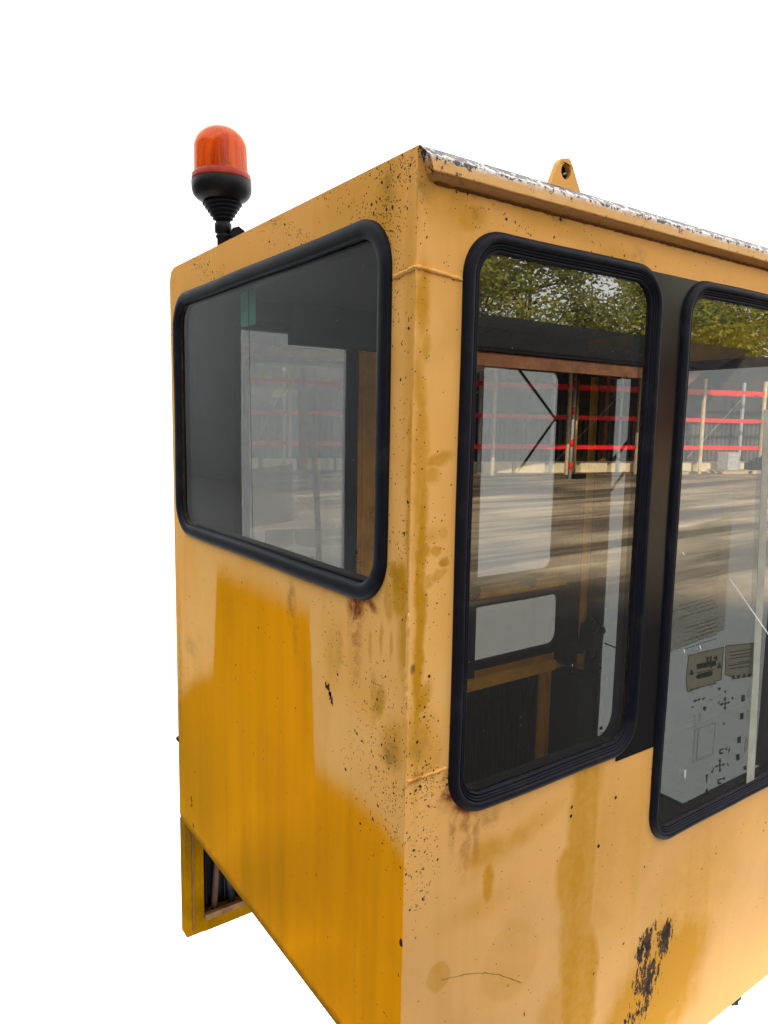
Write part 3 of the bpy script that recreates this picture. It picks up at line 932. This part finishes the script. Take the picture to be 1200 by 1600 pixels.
# small drilled holes and the scratch
M_HOLE = simple('hole_shadow', (.004, .003, .003), .9)
for px, py, r_ in ((892, 1275, .0033), (962, 1246, .0033), (935, 1322, .0038)):
    c = FR(px, py)
    mb = MB(); panel(mb, [(c[0] + r_ * math.cos(2 * math.pi * i / 12), c[1] + r_ * 1.1 * math.sin(2 * math.pi * i / 12)) for i in range(12)], [], lambda u, v, t_: Vector((u, -.0006 + t_, v)), .002)
    mb.build('bolt_hole', M_HOLE, cab)
pts = [(690, 1531), (715, 1525), (735, 1521), (758, 1520), (780, 1523), (800, 1530), (817, 1537)]
M_MOSS = simple('green_scuff', (.16, .15, .02), .8, var=.6, sc=80)
P3 = []
for i in range(len(pts) - 1):
    for k in range(7):
        q = (pts[i][0] + (pts[i + 1][0] - pts[i][0]) * k / 7, pts[i][1] + (pts[i + 1][1] - pts[i][1]) * k / 7)
        c = FR(*q); P3.append((c[0], -.0002, c[1] + random.uniform(-.0008, .0008)))
MB().tube(P3, [random.uniform(.0002, .0007) for _ in P3], 6).build('scuff_mark', M_MOSS, cab)
# small bracket hanging under the right end, and a bolt on the left edge
c = FR(1157, 1562)
MB().tube([(c[0] - .01, .01, ZB + .002), (c[0] - .01, .01, ZB - .020)], .010, 8).box(c[0] - .03, c[0] + .012, .004, .016, ZB - .016, ZB - .001).build('bottom_bracket', M_BLK, cab)
MB().tube([(.004, D - .002, FL(275, 1152)[1]), (.004, D + .012, FL(275, 1152)[1])], .008, 8).build('side_bolt', M_PLAS, cab)
# paint drips
for px, py in ((368, 1062), (399, 1052), (396, 1180), (411, 1188), (583, 1337)):
    c = FL(px, py)
    mb = MB().lathe([(.0, .0), (.0016, .0005), (.002, .002), (.001, .006), (0, .008)], 8, Matrix.Translation((-.0004, c[0], c[1])) )
    mb.build('paint_drip', simple('drip_paint', (.68, .32, .03), .35), cab)

# ---------------------------------------------------------------- back side
WA = (.160, .609, 1.000, 1.905, .05)
WB = (1.100, 1.620, .985, 1.850, .075)
WC = (1.085, 1.668, .655, .945, .080)
LOUV = (.058, 1.545, .125, .600, .004)
mb = MB()
outer = [(0.0, .395), (0.031, .395), (.031, .612), (1.56, .612), (1.56, .39), (1.75, .39), (1.75, 1.999), (.03, 1.999), (.03, H - .04), (0, H - .04)]
outer = [(0.0305, .620), (1.75, .620), (1.75, 1.999), (.0305, 1.999)]
panel(mb, outer, [ring(WA, ins), ring(WB, ins), ring(WC, ins)], toB, .03)
mb.build('back_wall', M_YEL, cab)


winA = win(WA, toB, M_GA, 'window_pane', cab)
winB = win(WB, toB, M_GB, 'window_pane', cab)
winC = win(WC, toB, M_GC, 'window_pane', cab)
# dark trim inside: left strip, header, side pillar
yb = D - .034
MB().box(.032, .187, yb - .004, yb, .66, 1.955).build('inner_trim', M_GRYT, cab)
MB().box(.187, .347, yb - .004, yb, 1.883, 1.955).build('inner_trim', M_GRYT, cab)
MB().box(.347, .90, yb - .03, yb, 1.833, 1.955).build('blind_box', M_GRYT, cab)
MB().box(.90, 1.70, yb - .012, yb, 1.812, 1.955).build('inner_trim', M_BLK, cab)
MB().box(.032, 1.70, .034, D - .034, 1.956, 1.996).build('ceiling_lining', M_GRYT, cab)
MB().box(.617, .624, yb - .012, yb, .66, 1.83).build('pillar_fold', M_YEL, cab)
MB().box(.700, .712, yb - .02, yb, .66, 1.83).build('pillar_fold', M_YLOW, cab)
MB().box(1.08, 1.136, yb - .014, yb, .0 + .63, 1.83).build('inner_trim', M_BLK, cab)
MB().tube([(.655, yb - .02, 1.302), (.76, yb - .02, 1.302)], .009, 10).tube([(.66, yb, 1.302), (.66, yb - .02, 1.302)], .006, 8).build('grab_handle', M_YEL, cab)
# green tag and cord by the window edge
c = at(388, 470, 0, .05)
MB().tube([tuple(at(388, 428, 0, .05)), tuple(at(388.5, 512, 0, .05))], .0010, 6).build('cord', M_BLK, cab)
MB().tube([tuple(at(389, 512, 0, .05)), tuple(at(396, 880, 0, .05))], .0008, 6).build('cord', M_GRYT, cab)
p0 = at(376, 446, 0, .052); p1 = at(399, 506, 0, .052)
mb = MB(); panel(mb, rrect(min(p0.y, p1.y), max(p0.y, p1.y), p1.z, p0.z, .006, 4), [], lambda u, v, t_: Vector((.052 + t_, u, v)), .001)
mb.build('green_tag', simple('green_tag_plastic', (.02, .55, .32), .4), cab)
# yellow rail between the panes B and C, with catches
MB().box(1.14, 1.70, yb - .045, yb - .002, .958, .978).build('inner_rail', M_YEL, cab)
c = at(732, 922, 1, yb - .07)
MB().tube([(c.x, yb - .10, c.z), (c.x, yb - .04, c.z)], [.034, .034], 20).build('round_knob', M_PLAS, cab)
MB().tube([(c.x, yb - .05, c.z - .005), (c.x + .045, yb - .05, c.z - .002)], .009, 10).build('catch', M_YEL, cab)
c = at(832, 905, 1, yb - .05)
MB().tube([(c.x - .004, yb - .06, c.z - .01), (c.x - .004, yb - .03, c.z - .01)], .020, 16).build('round_knob', M_PLAS, cab)
# gas struts over pane B
def rod(px0, py0, px1, py1, y_, r_, name='gas_strut', mat=None, ax=1):
    a = at(px0, py0, ax, y_); b = at(px1, py1, ax, y_)
    return MB().tube([tuple(a), tuple(b)], r_, 8).build(name, mat or M_PLAS, cab)


rod(810, 576, 872, 660, yb - .03, .0055); rod(872, 648, 810, 736, yb - .05, .0050)
# lower frame with louvre grille
fr_ = MB().box(0, .055, D - .045, D, .043, .4105).box(.031, .055, D - .045, D - .002, .4105, .6).build('lower_frame_post', M_YLOW, cab)
MB().box(.018, .024, D - .049, D - .045, .06, .60).build('fold', simple('dark_fold', (.18, .08, .01), .7), fr_)  # thin darker strip along the fold
MB().box(.055, 1.70, D - .045, D, .041, .092).build('lower_frame_rail', M_YLOW, cab)
MB().box(.055, 1.55, D - .060, D - .046, .086, .104).build('lower_frame_lip', simple('rusty_lip', (.20, .10, .04), .7, var=.5, sc=25), cab)
MB().box(.060, 1.70, D - .060, D - .002, .600, .6195).build('lower_frame_rail', M_YEL, cab)
MB().box(.060, 1.552, D - .085, D - .061, .608, .648).build('inner_ledge', M_YEL, cab)
MB().box(1.532, 1.556, D - .060, D - .01, .092, .600).build('lower_frame_post', M_YEL, cab)
MB().box(.055, 1.5325, D - .010, D - .002, .092, .600).build('grille_back', M_BLK, cab)
slat = None
for i in range(48):
    if slat is None:
        slat = MB().obox((0, 0, 0), (.004, .006, 0), (-.0012, .0008, 0), (0, 0, .245)).build('grille_slat', M_PLAS); o = slat
    else:
        o = slat.copy(); link(o)
    o.parent = cab; o.matrix_parent_inverse = Matrix.Translation(-cab.location)
    o.location = (.072 + i * .030, D - .024, .348)
MB().box(1.5565, 1.7195, D - .030, D - .003, .0925, .5995).build('lower_back_panel', M_BLK, cab)
# hoses behind the grille corner
MB().tube([(.09, D - .035, .1), (.10, D - .04, .25), (.08, D - .03, .4)], .010, 8).build('hose', simple('brown_hose', (.07, .03, .02), .5), cab)
MB().tube([(.15, D - .035, .1), (.13, D - .045, .22), (.17, D - .03, .4)], .012, 8).build('hose', M_PLAS, cab)
# black cabinet right of the grille
MB().box(1.56, 1.66, D - .20, D - .05, .10, .60).build('side_cabinet', M_BLK, cab)
MB().box(1.600, 1.715, D - .10, D - .032, .62, 1.81).build('inner_corner_trim', M_BLK, cab)
MB().box(1.664, 1.690, D - .12, D - .1, .10, 1.80).build('inner_corner_strip', M_YEL, cab)
MB().box(.34, 1.72, .034, D - .062, ZB, ZB + .03).build('floor_plate', M_BLK, cab)

# far side with its big door pane
WS = (.10, 1.000, .150, 1.845, .05)
mb = MB(); panel(mb, [(.0305, ZB), (D - .0305, ZB), (D - .0305, 1.999), (.0305, 1.999)], [ring(WS, ins)], toS, .03)
mb.build('far_wall', M_YEL, cab)
winS = win(WS, toS, M_GS, 'window_pane', cab)
MB().box(1.690, 1.716, 1.000, 1.035, .15, 1.8).build('inner_corner_strip', M_YEL, cab)
MB().box(1.680, 1.716, .985, .997, .15, 1.8).build('inner_trim', M_BLK, cab)
# wiper motor, cable and arms
c = at(962, 582, 0, 1.66)
MB().tube([(1.62, c.y + .02, c.z + .02), (1.70, c.y + .02, c.z + .02)], .045, 16).tube([(1.60, c.y - .06, c.z + .01), (1.70, c.y - .06, c.z + .01)], .038, 16).box(1.6, 1.7, c.y - .03, c.y + .12, c.z, c.z + .08).build('wiper_motor', M_PLAS, cab)
rod(945, 590, 957, 620, 1.64, .010, 'wiper_motor_arm', M_PLAS, 0)
a = [at(934, 552, 0, 1.6), at(939, 565, 0, 1.6), at(936, 575, 0, 1.6), at(925, 582, 0, 1.6)]
MB().tube([tuple(q) for q in a], .006, 8).build('cable', M_PLAS, cab)
rod(1003, 662, 940, 742, 1.79, .007, 'wiper_arm', M_PLAS, 0)
rod(1003, 700, 930, 800, 1.80, .006, 'wiper_arm', M_PLAS, 0)
rod(938, 730, 942, 870, 1.79, .008, 'wiper_blade', M_PLAS, 0)
rod(942, 870, 938, 942, 1.79, .008, 'wiper_blade', M_PLAS, 0)
# control lever head near the far corner
c = at(925, 1000, 0, 1.58)
cx_, cy_, cz_ = c
co = MB()
co.obox((1.60, cy_ + .02, cz_ + .01), (.03, 0, 0), (0, .035, .005), (0, -.004, .045)).build('lever_housing', M_PLAS, cab)
for px, py, r_ in ((940, 985, .017), (934, 1043, .017), (922, 1020, .02), (905, 1010, .03)):
    q = at(px, py, 0, 1.58)
    MB().lathe([(0, -r_), (r_ * .6, -r_ * .8), (r_, 0), (r_ * .6, r_ * .8), (0, r_)], 14, Matrix.Translation(q)).build('lever_knob', M_PLAS, cab)
rod(945, 1005, 985, 1022, 1.58, .003, 'lever_rod', M_STEEL, 0)
rod(900, 1050, 896, 1190, 1.60, .020, 'lever_column', M_PLAS, 0)
rod(970, 1056, 978, 1120, 1.64, .008, 'lever_grip', M_PLAS, 0)
# door sill box seen low in the large pane
MB().box(1.50, 1.70, .50, .80, ZB + .03, .20).build('sill_box', simple('brown_sill', (.06, .04, .03), .7, var=.4), cab)

# ------------------------------------------- stickers on the large long side pane
M_PAPER = None
def sheet_mat(name, col, alpha):
    t = NT(name)
    n = t.noise(t.obj(), 20, 5, .6)
    c = t.mix(n, tuple(q * .75 for q in col), col)
    tr = t.n.new('ShaderNodeBsdfTransparent'); t.put(tr.inputs[0], (.9, .88, .8))
    df = t.n.new('ShaderNodeBsdfDiffuse'); t.put(df.inputs[0], c)
    tl = t.n.new('ShaderNodeBsdfTranslucent'); t.put(tl.inputs[0], c)
    s = t.mixs(.6, df.outputs[0], tl.outputs[0])
    return t.fin(t.mixs(alpha, tr.outputs[0], s))


M_SHEET = sheet_mat('aged_clear_sheet', (.50, .47, .40), .22)
M_TAPE = sheet_mat('tanned_sticker', (.80, .74, .54), .6)
M_INK = simple('black_print', (.006, .007, .006), .7, var=.3, sc=60)
M_INKL = sheet_mat('faded_print', (.02, .02, .018), .85)
YS = .0095


def flat_px(name, polys, mat, y=YS, th=.0004, parent=None):
    mb = MB()
    for q in polys:
        panel(mb, [FR(a, b, y) for a, b in q], [], lambda u, v, t_: Vector((u, y + t_, v)), th)
    return mb.build(name, mat, parent or win2)


def bar(px, py, w, h, sl=-.30):
    """small parallelogram following the rising perspective of the pane"""
    return [(px, py), (px + w, py + w * sl), (px + w, py + w * sl + h), (px, py + h)]


flat_px('paper_notice', [[(1046, 830), (1144, 806), (1132, 984), (1036, 1024)]], M_SHEET)
rn = random.Random(11)
lines = []
yy = 838
rows = [(1100, 1132, 842), (1090, 1128, 862)]
for i in range(22):
    f = i / 21
    py = 866 + f * 128
    if i in (3, 8, 14, 15): continue
    x1 = 1128 - f * 8
    x0 = rn.choice([1050, 1062, 1075, 1088]) if i < 14 else rn.choice([1070, 1080, 1090])
    x = x0
    while x < x1 - 3:
        w = rn.uniform(3, 9)
        sl = -.24 - .10 * f
        lines.append(bar(x, py - (x - 1128) * sl * -1 - 0, min(w, x1 - x), 1.1, sl))
        x += w + 1.6
for x0, x1, py in rows:
    x = x0
    while x < x1 - 3:
        w = rn.uniform(3, 8); lines.append(bar(x, py + (x - x1) * -.24, w, 1.0, -.24)); x += w + 1.5
tx = flat_px('notice_text', lines, M_INKL, YS - .0008); tx['kind'] = 'stuff'
flat_px('warning_sticker', [[(1076, 1024), (1131, 1011), (1130, 1018), (1127, 1062), (1116, 1066), (1114, 1070), (1100, 1072), (1074, 1082), (1072, 1060)]], M_TAPE)
flat_px('instruction_sticker', [[(1134, 1009), (1184, 1004), (1182, 1030), (1177, 1056), (1150, 1061), (1133, 1054)]], M_TAPE)
y2 = YS - .001
art = []
art += [bar(1089, 1038, 30, 8, -.22), [(1110, 1034), (1118, 1037), (1110, 1045)], bar(1104, 1027, 3, 9, -.2), bar(1109, 1026, 3, 9, -.2), [(1114, 1029), (1121, 1024), (1121, 1032)]]
art += [bar(1089, 1051, 26, 1.2, -.22), [(1088, 1056), (1092, 1053), (1112, 1048), (1114, 1051), (1112, 1056), (1092, 1061), (1088, 1060)]]
art += [[(1077, 1055), (1081, 1045), (1084, 1054)], [(1120, 1045), (1125, 1034), (1127, 1043)]]
for j in range(5): art.append(bar(1078 + j * 9, 1077 - j * 2.2, 6, 1.4, -.25))
flat_px('pictogram', art, M_INK, y2)
ln = []
for i, (w0, w1) in enumerate([(1140, 1176), (1142, 1174), (1139, 1174), (1153, 1172), (1138, 1173), (1140, 1172)]):
    py = 1019 + i * 5.2
    ln.append(bar(w0, py, w1 - w0, 1.0, -.16))
for i, px in enumerate((1143, 1151, 1160, 1168)):
    py = 1057 - i * 1.2
    ln += [[(px, py), (px + 6, py - 1), (px + 3, py + 6)]] if i % 2 else [[(px, py + 5), (px + 3, py - 3), (px + 6, py + 4)]]
flat_px('printed_line', ln, M_INKL, y2)


def arrow4(cx, cy, s):
    out = []
    e = -.26
    def T(u, v): return (cx + u, cy + v + u * e)
    for a in range(4):
        c_, s_ = [(1, 0), (0, 1), (-1, 0), (0, -1)][a]
        k = 1.0 if a % 2 == 0 else 1.35
        def Q(p, q): return T((p * c_ - q * s_), (p * s_ + q * c_) * (1.0))
        L = s * k
        out.append([Q(0, -.9), Q(L * .6, -.9), Q(L * .6, .9), Q(0, .9)])
        out.append([Q(L * .5, -2.4), Q(L, 0), Q(L * .5, 2.4)])
    return out


ic = []
ic += arrow4(1133, 1099, 8.5) + arrow4(1125, 1196, 8.5)
ic += [bar(1087, 1094, 6, 1.8, -.26), [(1087, 1092), (1083, 1096), (1087, 1098)], [(1094, 1090), (1094, 1095), (1090, 1093)], [(1097, 1091), (1103, 1089), (1098, 1095)]]
for cx_, cy_ in ((1101, 1107), (1164, 1200)):
    ic.append([(cx_ + 2.6 * math.cos(a), cy_ + 3.6 * math.sin(a)) for a in [2 * math.pi * i / 10 for i in range(10)]])
for cx_, cy_ in ((1161, 1091), (1159, 1119), (1155, 1156), (1153, 1183)):
    ic.append(bar(cx_ - 2.8, cy_ - 4.3, 5.6, 10, -.25))
ic += [[(1121, 1075), (1127, 1074), (1124, 1080)], [(1122, 1098), (1125, 1094), (1123, 1102)], [(1144, 1087), (1147, 1094), (1143, 1092)], [(1131, 1081), (1135, 1078), (1134, 1084)], [(1130, 1128), (1133, 1130), (1130, 1134)]]
ic += [[(1124, 1171), (1131, 1169), (1131, 1171), (1126, 1172.5), (1126, 1176), (1130, 1175), (1130, 1178), (1124, 1179)], [(1132, 1171), (1137, 1166), (1136, 1172)], [(1139, 1166), (1141, 1172), (1138, 1178)]]
ic += [[(1121, 1218), (1128, 1216), (1128, 1218), (1123, 1219.5), (1123, 1223), (1127, 1222), (1127, 1225), (1121, 1226)], [(1128, 1217), (1133, 1213), (1132, 1219)]]
ic += [[(1111, 1204), (1113, 1209), (1116, 1200), (1115, 1199), (1113, 1205)], [(1136, 1191), (1139, 1196), (1137, 1197)], [(1103, 1210), (1106.5, 1210), (1105, 1219), (1104, 1226), (1103, 1218)], [(1102, 1236), (1105, 1231), (1107, 1238), (1105, 1241)]]
ic += [bar(1082, 1082, 2, 1, -.2), bar(1111, 1073, 2, 1, -.2), [(1079, 1105), (1080, 1104), (1084, 1104), (1084, 1105.5)], [(1108, 1094), (1109, 1093), (1113, 1093), (1113, 1094.5)]]
for i in range(5): ic += [bar(1084, 1118 + i * 4.2, 3, .8, -.3), bar(1092, 1115 + i * 3.0, 3, .7, -.3)]
for i in range(3): ic += [bar(1167, 1110 + i * 5, 4, .9, .4)]
flat_px('control_symbol', ic, M_INK, y2)
# thin outlines
def outline(pts, wd=.55, y=y2):
    polys = []
    for a, b in zip(pts, pts[1:] + pts[:1]):
        dx, dy = b[0] - a[0], b[1] - a[1]; L = math.hypot(dx, dy) or 1
        nx_, ny_ = -dy / L * wd / 2, dx / L * wd / 2
        polys.append([(a[0] + nx_, a[1] + ny_), (b[0] + nx_, b[1] + ny_), (b[0] - nx_, b[1] - ny_), (a[0] - nx_, a[1] - ny_)])
    return polys


flat_px('printed_outline', outline([(1086, 1140), (1118, 1129), (1114, 1178), (1082, 1191)]) + outline([(1092, 1139), (1091.5, 1139), (1088, 1187), (1088.5, 1187)], .4)
        + outline([(1168, 1078), (1173, 1082), (1170, 1088), (1168, 1090)], .5) + outline([(1166, 1153), (1168, 1160), (1164, 1176), (1163, 1165)], .5), M_INKL, y2)
flat_px('sticker_edge', outline([(1076, 1024), (1131, 1011), (1130, 1018), (1127, 1062), (1116, 1066), (1114, 1070), (1100, 1072), (1074, 1082), (1072, 1060)], .9) + outline([(1134, 1009), (1184, 1004), (1182, 1030), (1177, 1056), (1150, 1061), (1133, 1054)], .9), M_INKL, y2)
# white scratch line on the outside, small white marks
flat_px('scratch', [[(1140, 904), (1141.2, 904), (1204, 994), (1203, 996)]], simple('white_scratch', (.85, .85, .85), .6), .0012)
flat_px('pale_mark', [[(1066, 863), (1068, 862), (1070, 867), (1069, 868)], [(1068, 1015), (1069.5, 1014.5), (1070.5, 1021)], [(1093, 1009), (1094.5, 1009), (1096, 1017)], [(1070, 1204), (1072, 1203), (1071, 1216), (1070, 1216)]], simple('white_mark', (.8, .8, .78), .6), .0012)
# marks of the glass maker in pane corners, too small to read
mk = [[(936, 1138), (941, 1134), (942, 1139), (937, 1141)]]
for i in range(4): mk += [bar(931, 1146 + i * 4.4, 4, .8, -.2), bar(937, 1144.8 + i * 4.4, 5, .8, -.2)]
mk += outline([(946 + 2.6 * math.cos(a), 1148 + 3 * math.sin(a)) for a in [2 * math.pi * i / 10 for i in range(10)]], .5)
flat_px('maker_mark', mk, M_INK, .0012, .0002, win1)
mk = [[(554, 862), (558, 860), (559, 866), (554, 866)]]
for i in range(3): mk += [bar(551, 868 + i * 4.4, 4, .9, .25), bar(556, 869.2 + i * 4.4, 4, .9, .25)]
mk += outline([(565 + 2.6 * math.cos(a), 881 + 3.6 * math.sin(a)) for a in [2 * math.pi * i / 10 for i in range(10)]], .6)
mb = MB()
for q in mk: panel(mb, [FL(a, b, .0010) for a, b in q], [], lambda u, v, t_: Vector((.0010 + t_, u, v)), .0002)
mb.build('maker_mark', M_INK, winL)
# pale strip laid flat on the pane, and the dark panel behind it
flat_px('pale_strip', [[(1194, 640), (1200.5, 640), (1200, 740), (1196.5, 870), (1186, 1060), (1178, 1226), (1166, 1228), (1176, 1060), (1185, 870), (1190, 740)]], M_STRIP, .0014, .0002)
mb = MB().box(1.262, 1.34, .045, .060, W2[2] + .02, 1.14)
mb.build('seat_back', simple('seat_grey', (.05, .05, .052), .8, var=.3, sc=30), win2)

# =================================================================== BEACON
bq = at(350, 372, 0, .055)
BX, BY, BZ = bq.x, bq.y, H - .001
bc = empty('warning_beacon', (BX, BY, BZ))
tag(bc, 'amber rotating warning beacon on a black bellows stem at the roof edge', 'beacon')
tilt = Matrix.Rotation(R(1.5), 3, Vector((FW.x, FW.y, 0)).normalized() * -1).to_4x4()
TM = Matrix.Translation((BX, BY, BZ)) @ tilt
ks = .945
kz = .865
pf = lambda l: [(r_ * ks, z_ * kz) for r_, z_ in l]
MB().lathe(pf([(0, -.0), (.017, 0), (.017, .05), (.020, .052), (.020, .058), (.017, .060), (.0185, .064), (.022, .066), (.0225, .09), (.019, .094), (.019, .1), (0, .1)]), 28, TM).build('stem', M_PLAS, bc)
bel = [(.018, .098)]
r_ = .023; z_ = .099
for i in range(5):
    bel += [(r_ - .003, z_), (r_ + .0035, z_ + .0035), (r_ + .0038, z_ + .0055), (r_ - .0005, z_ + .0085)]
    r_ += .0062; z_ += .0100
bel += [(.046, z_ + .001), (.030, z_ + .002)]
MB().lathe(pf(bel), 36, TM).build('bellows', M_RUB, bc)
zb_ = .147
MB().lathe(pf([(.0, zb_), (.044, zb_ - .001), (.050, zb_ + .003), (.066, zb_ + .013), (.0745, zb_ + .024), (.0775, zb_ + .036), (.0780, zb_ + .056), (.0770, zb_ + .0575), (.0, zb_ + .058)]), 48, TM).build('base', M_PLAS, bc)
zr = zb_ + .0585


def lens_mat():
    t = NT('amber_plastic')
    P = t.obj()
    x, y, z = t.xyz(P)
    n = t.noise(P, 40, 4, .6)
    at_ = t.n.new('ShaderNodeMath'); at_.operation = 'ARCTAN2'
    tr = t.n.new('ShaderNodeBsdfTransparent'); t.put(tr.inputs[0], (.86, .56, .10))
    tl = t.n.new('ShaderNodeBsdfTranslucent'); t.put(tl.inputs[0], (1.0, .33, .0))
    df = t.n.new('ShaderNodeBsdfDiffuse'); t.put(df.inputs[0], (.80, .17, .015))
    gl = t.n.new('ShaderNodeBsdfGlossy'); gl.inputs['Roughness'].default_value = .16; t.put(gl.inputs[0], (.9, .72, .68))
    s = t.mixs(.30, tr.outputs[0], tl.outputs[0])
    n3 = t.noise(t.scale(P, (1, 1, .12)), 75, 3, .6)
    s = t.mixs(t.math('ADD', .02, t.math('MULTIPLY', t.ramp(n3, .35, .7), .35)), s, df.outputs[0])
    lw = t.n.new('ShaderNodeLayerWeight'); lw.inputs[0].default_value = .5
    s = t.mixs(t.math('ADD', .035, t.math('MULTIPLY', t.math('POWER', lw.outputs['Facing'], 3.0), .3)), s, gl.outputs[0])
    sp = specks(t, P, 260, .3, .03)
    dk = t.n.new('ShaderNodeBsdfDiffuse'); t.put(dk.inputs[0], (.12, .03, .02))
    return t.fin(t.mixs(t.math('MULTIPLY', sp, .6), s, dk.outputs[0]))


M_LENS = lens_mat()
L0 = zr + .020; Lr = .0690; Lc = .1
dome = [(Lr + .0005, L0), (Lr, L0 + .03), (Lr - .001, L0 + .068)]
for i in range(1, 13):
    a = R(90 * i / 12); dome.append(((Lr - .001) * math.cos(a) + .0003, L0 + .068 + .062 * math.sin(a)))
inn = [(r2 - .0025, z2 - (.0022 if i > 3 else 0)) for i, (r2, z2) in enumerate(dome)][::-1]
inn = [(max(a, .0002), b) for a, b in inn]
MB().lathe(pf(dome + inn), 56, TM).build('amber_lens', M_LENS, bc)
MB().lathe(pf([(.070, zr - .0005), (.0765, zr), (.0770, zr + .003), (.0765, zr + .016), (.0735, zr + .0195), (.069, zr + .0198)]), 56, TM).build('lens_collar', simple('dull_red_collar', (.42, .045, .028), .4, var=.2, sc=30), bc)
# reflector, lamp and inner drum
M_BRASS = simple('warm_reflector', (.95, .55, .22), .3, .7, var=.2, sc=30, bump=.3)
mb = MB()
vs = []; fs = []
n1 = 12; n2 = 8
for j in range(n2 + 1):
    z_ = .035 + .085 * j / n2
    for i in range(n1 + 1):
        a = R(-70 + 140 * i / n1)
        vs.append(TM @ (Vector((-.040 * math.cos(a) * (.8 + .2 * math.sin(math.pi * j / n2)) + .018, .046 * math.sin(a), (z_ + zr) * kz / ks)) * ks))
for j in range(n2):
    for i in range(n1): fs.append((j * (n1 + 1) + i, j * (n1 + 1) + i + 1, (j + 1) * (n1 + 1) + i + 1, (j + 1) * (n1 + 1) + i))
mb.add(vs, fs, 0, True)
rf = mb.build('reflector', M_BRASS, bc)
MB().lathe(pf([(0, zr + .002), (.030, zr + .002), (.030, zr + .03), (.012, zr + .034), (.010, zr + .05), (.0, zr + .05)]), 20, TM).build('lamp_holder', M_PLAS, bc)
MB().lathe(pf([(.008, zr + .048), (.011, zr + .06), (.011, zr + .075), (0, zr + .085)]), 16, TM).build('bulb', simple('bulb_glass', (.9, .75, .5), .2), bc)
# nameplate window on the collar and moulding tick
# wing knob on the stem
kn = at(366, 355, 1, BY - .01)
kd = (Vector((RT.x, RT.y, 0)).normalized())
k0 = Vector((BX, BY, BZ + .050)) + kd * .016
MB().tube([k0, k0 + kd * .02], .008, 10).build('clamp_screw', M_PLAS, bc)
kb = MB()
kc = k0 + kd * .020 + Vector((-.006, -.012, .0))
fx = Vector((FW.x, FW.y, 0)).normalized()
kp = []
for i in range(14):
    a = 2 * math.pi * i / 14; rr_ = .019 if i % 2 else .0165
    kp.append((a, rr_))
vs = [kc - fx * .008 + (kd * math.cos(a) + Vector((0, 0, 1)) * math.sin(a)) * r2 for a, r2 in kp] + [kc + fx * .008 + (kd * math.cos(a) + Vector((0, 0, 1)) * math.sin(a)) * r2 for a, r2 in kp]
kb.add(vs, [tuple(range(14)), tuple(range(14, 28))[::-1]] + [(i, (i + 1) % 14, 14 + (i + 1) % 14, 14 + i) for i in range(14)])
ko = kb.build('clamp_knob', M_PLAS, bc)
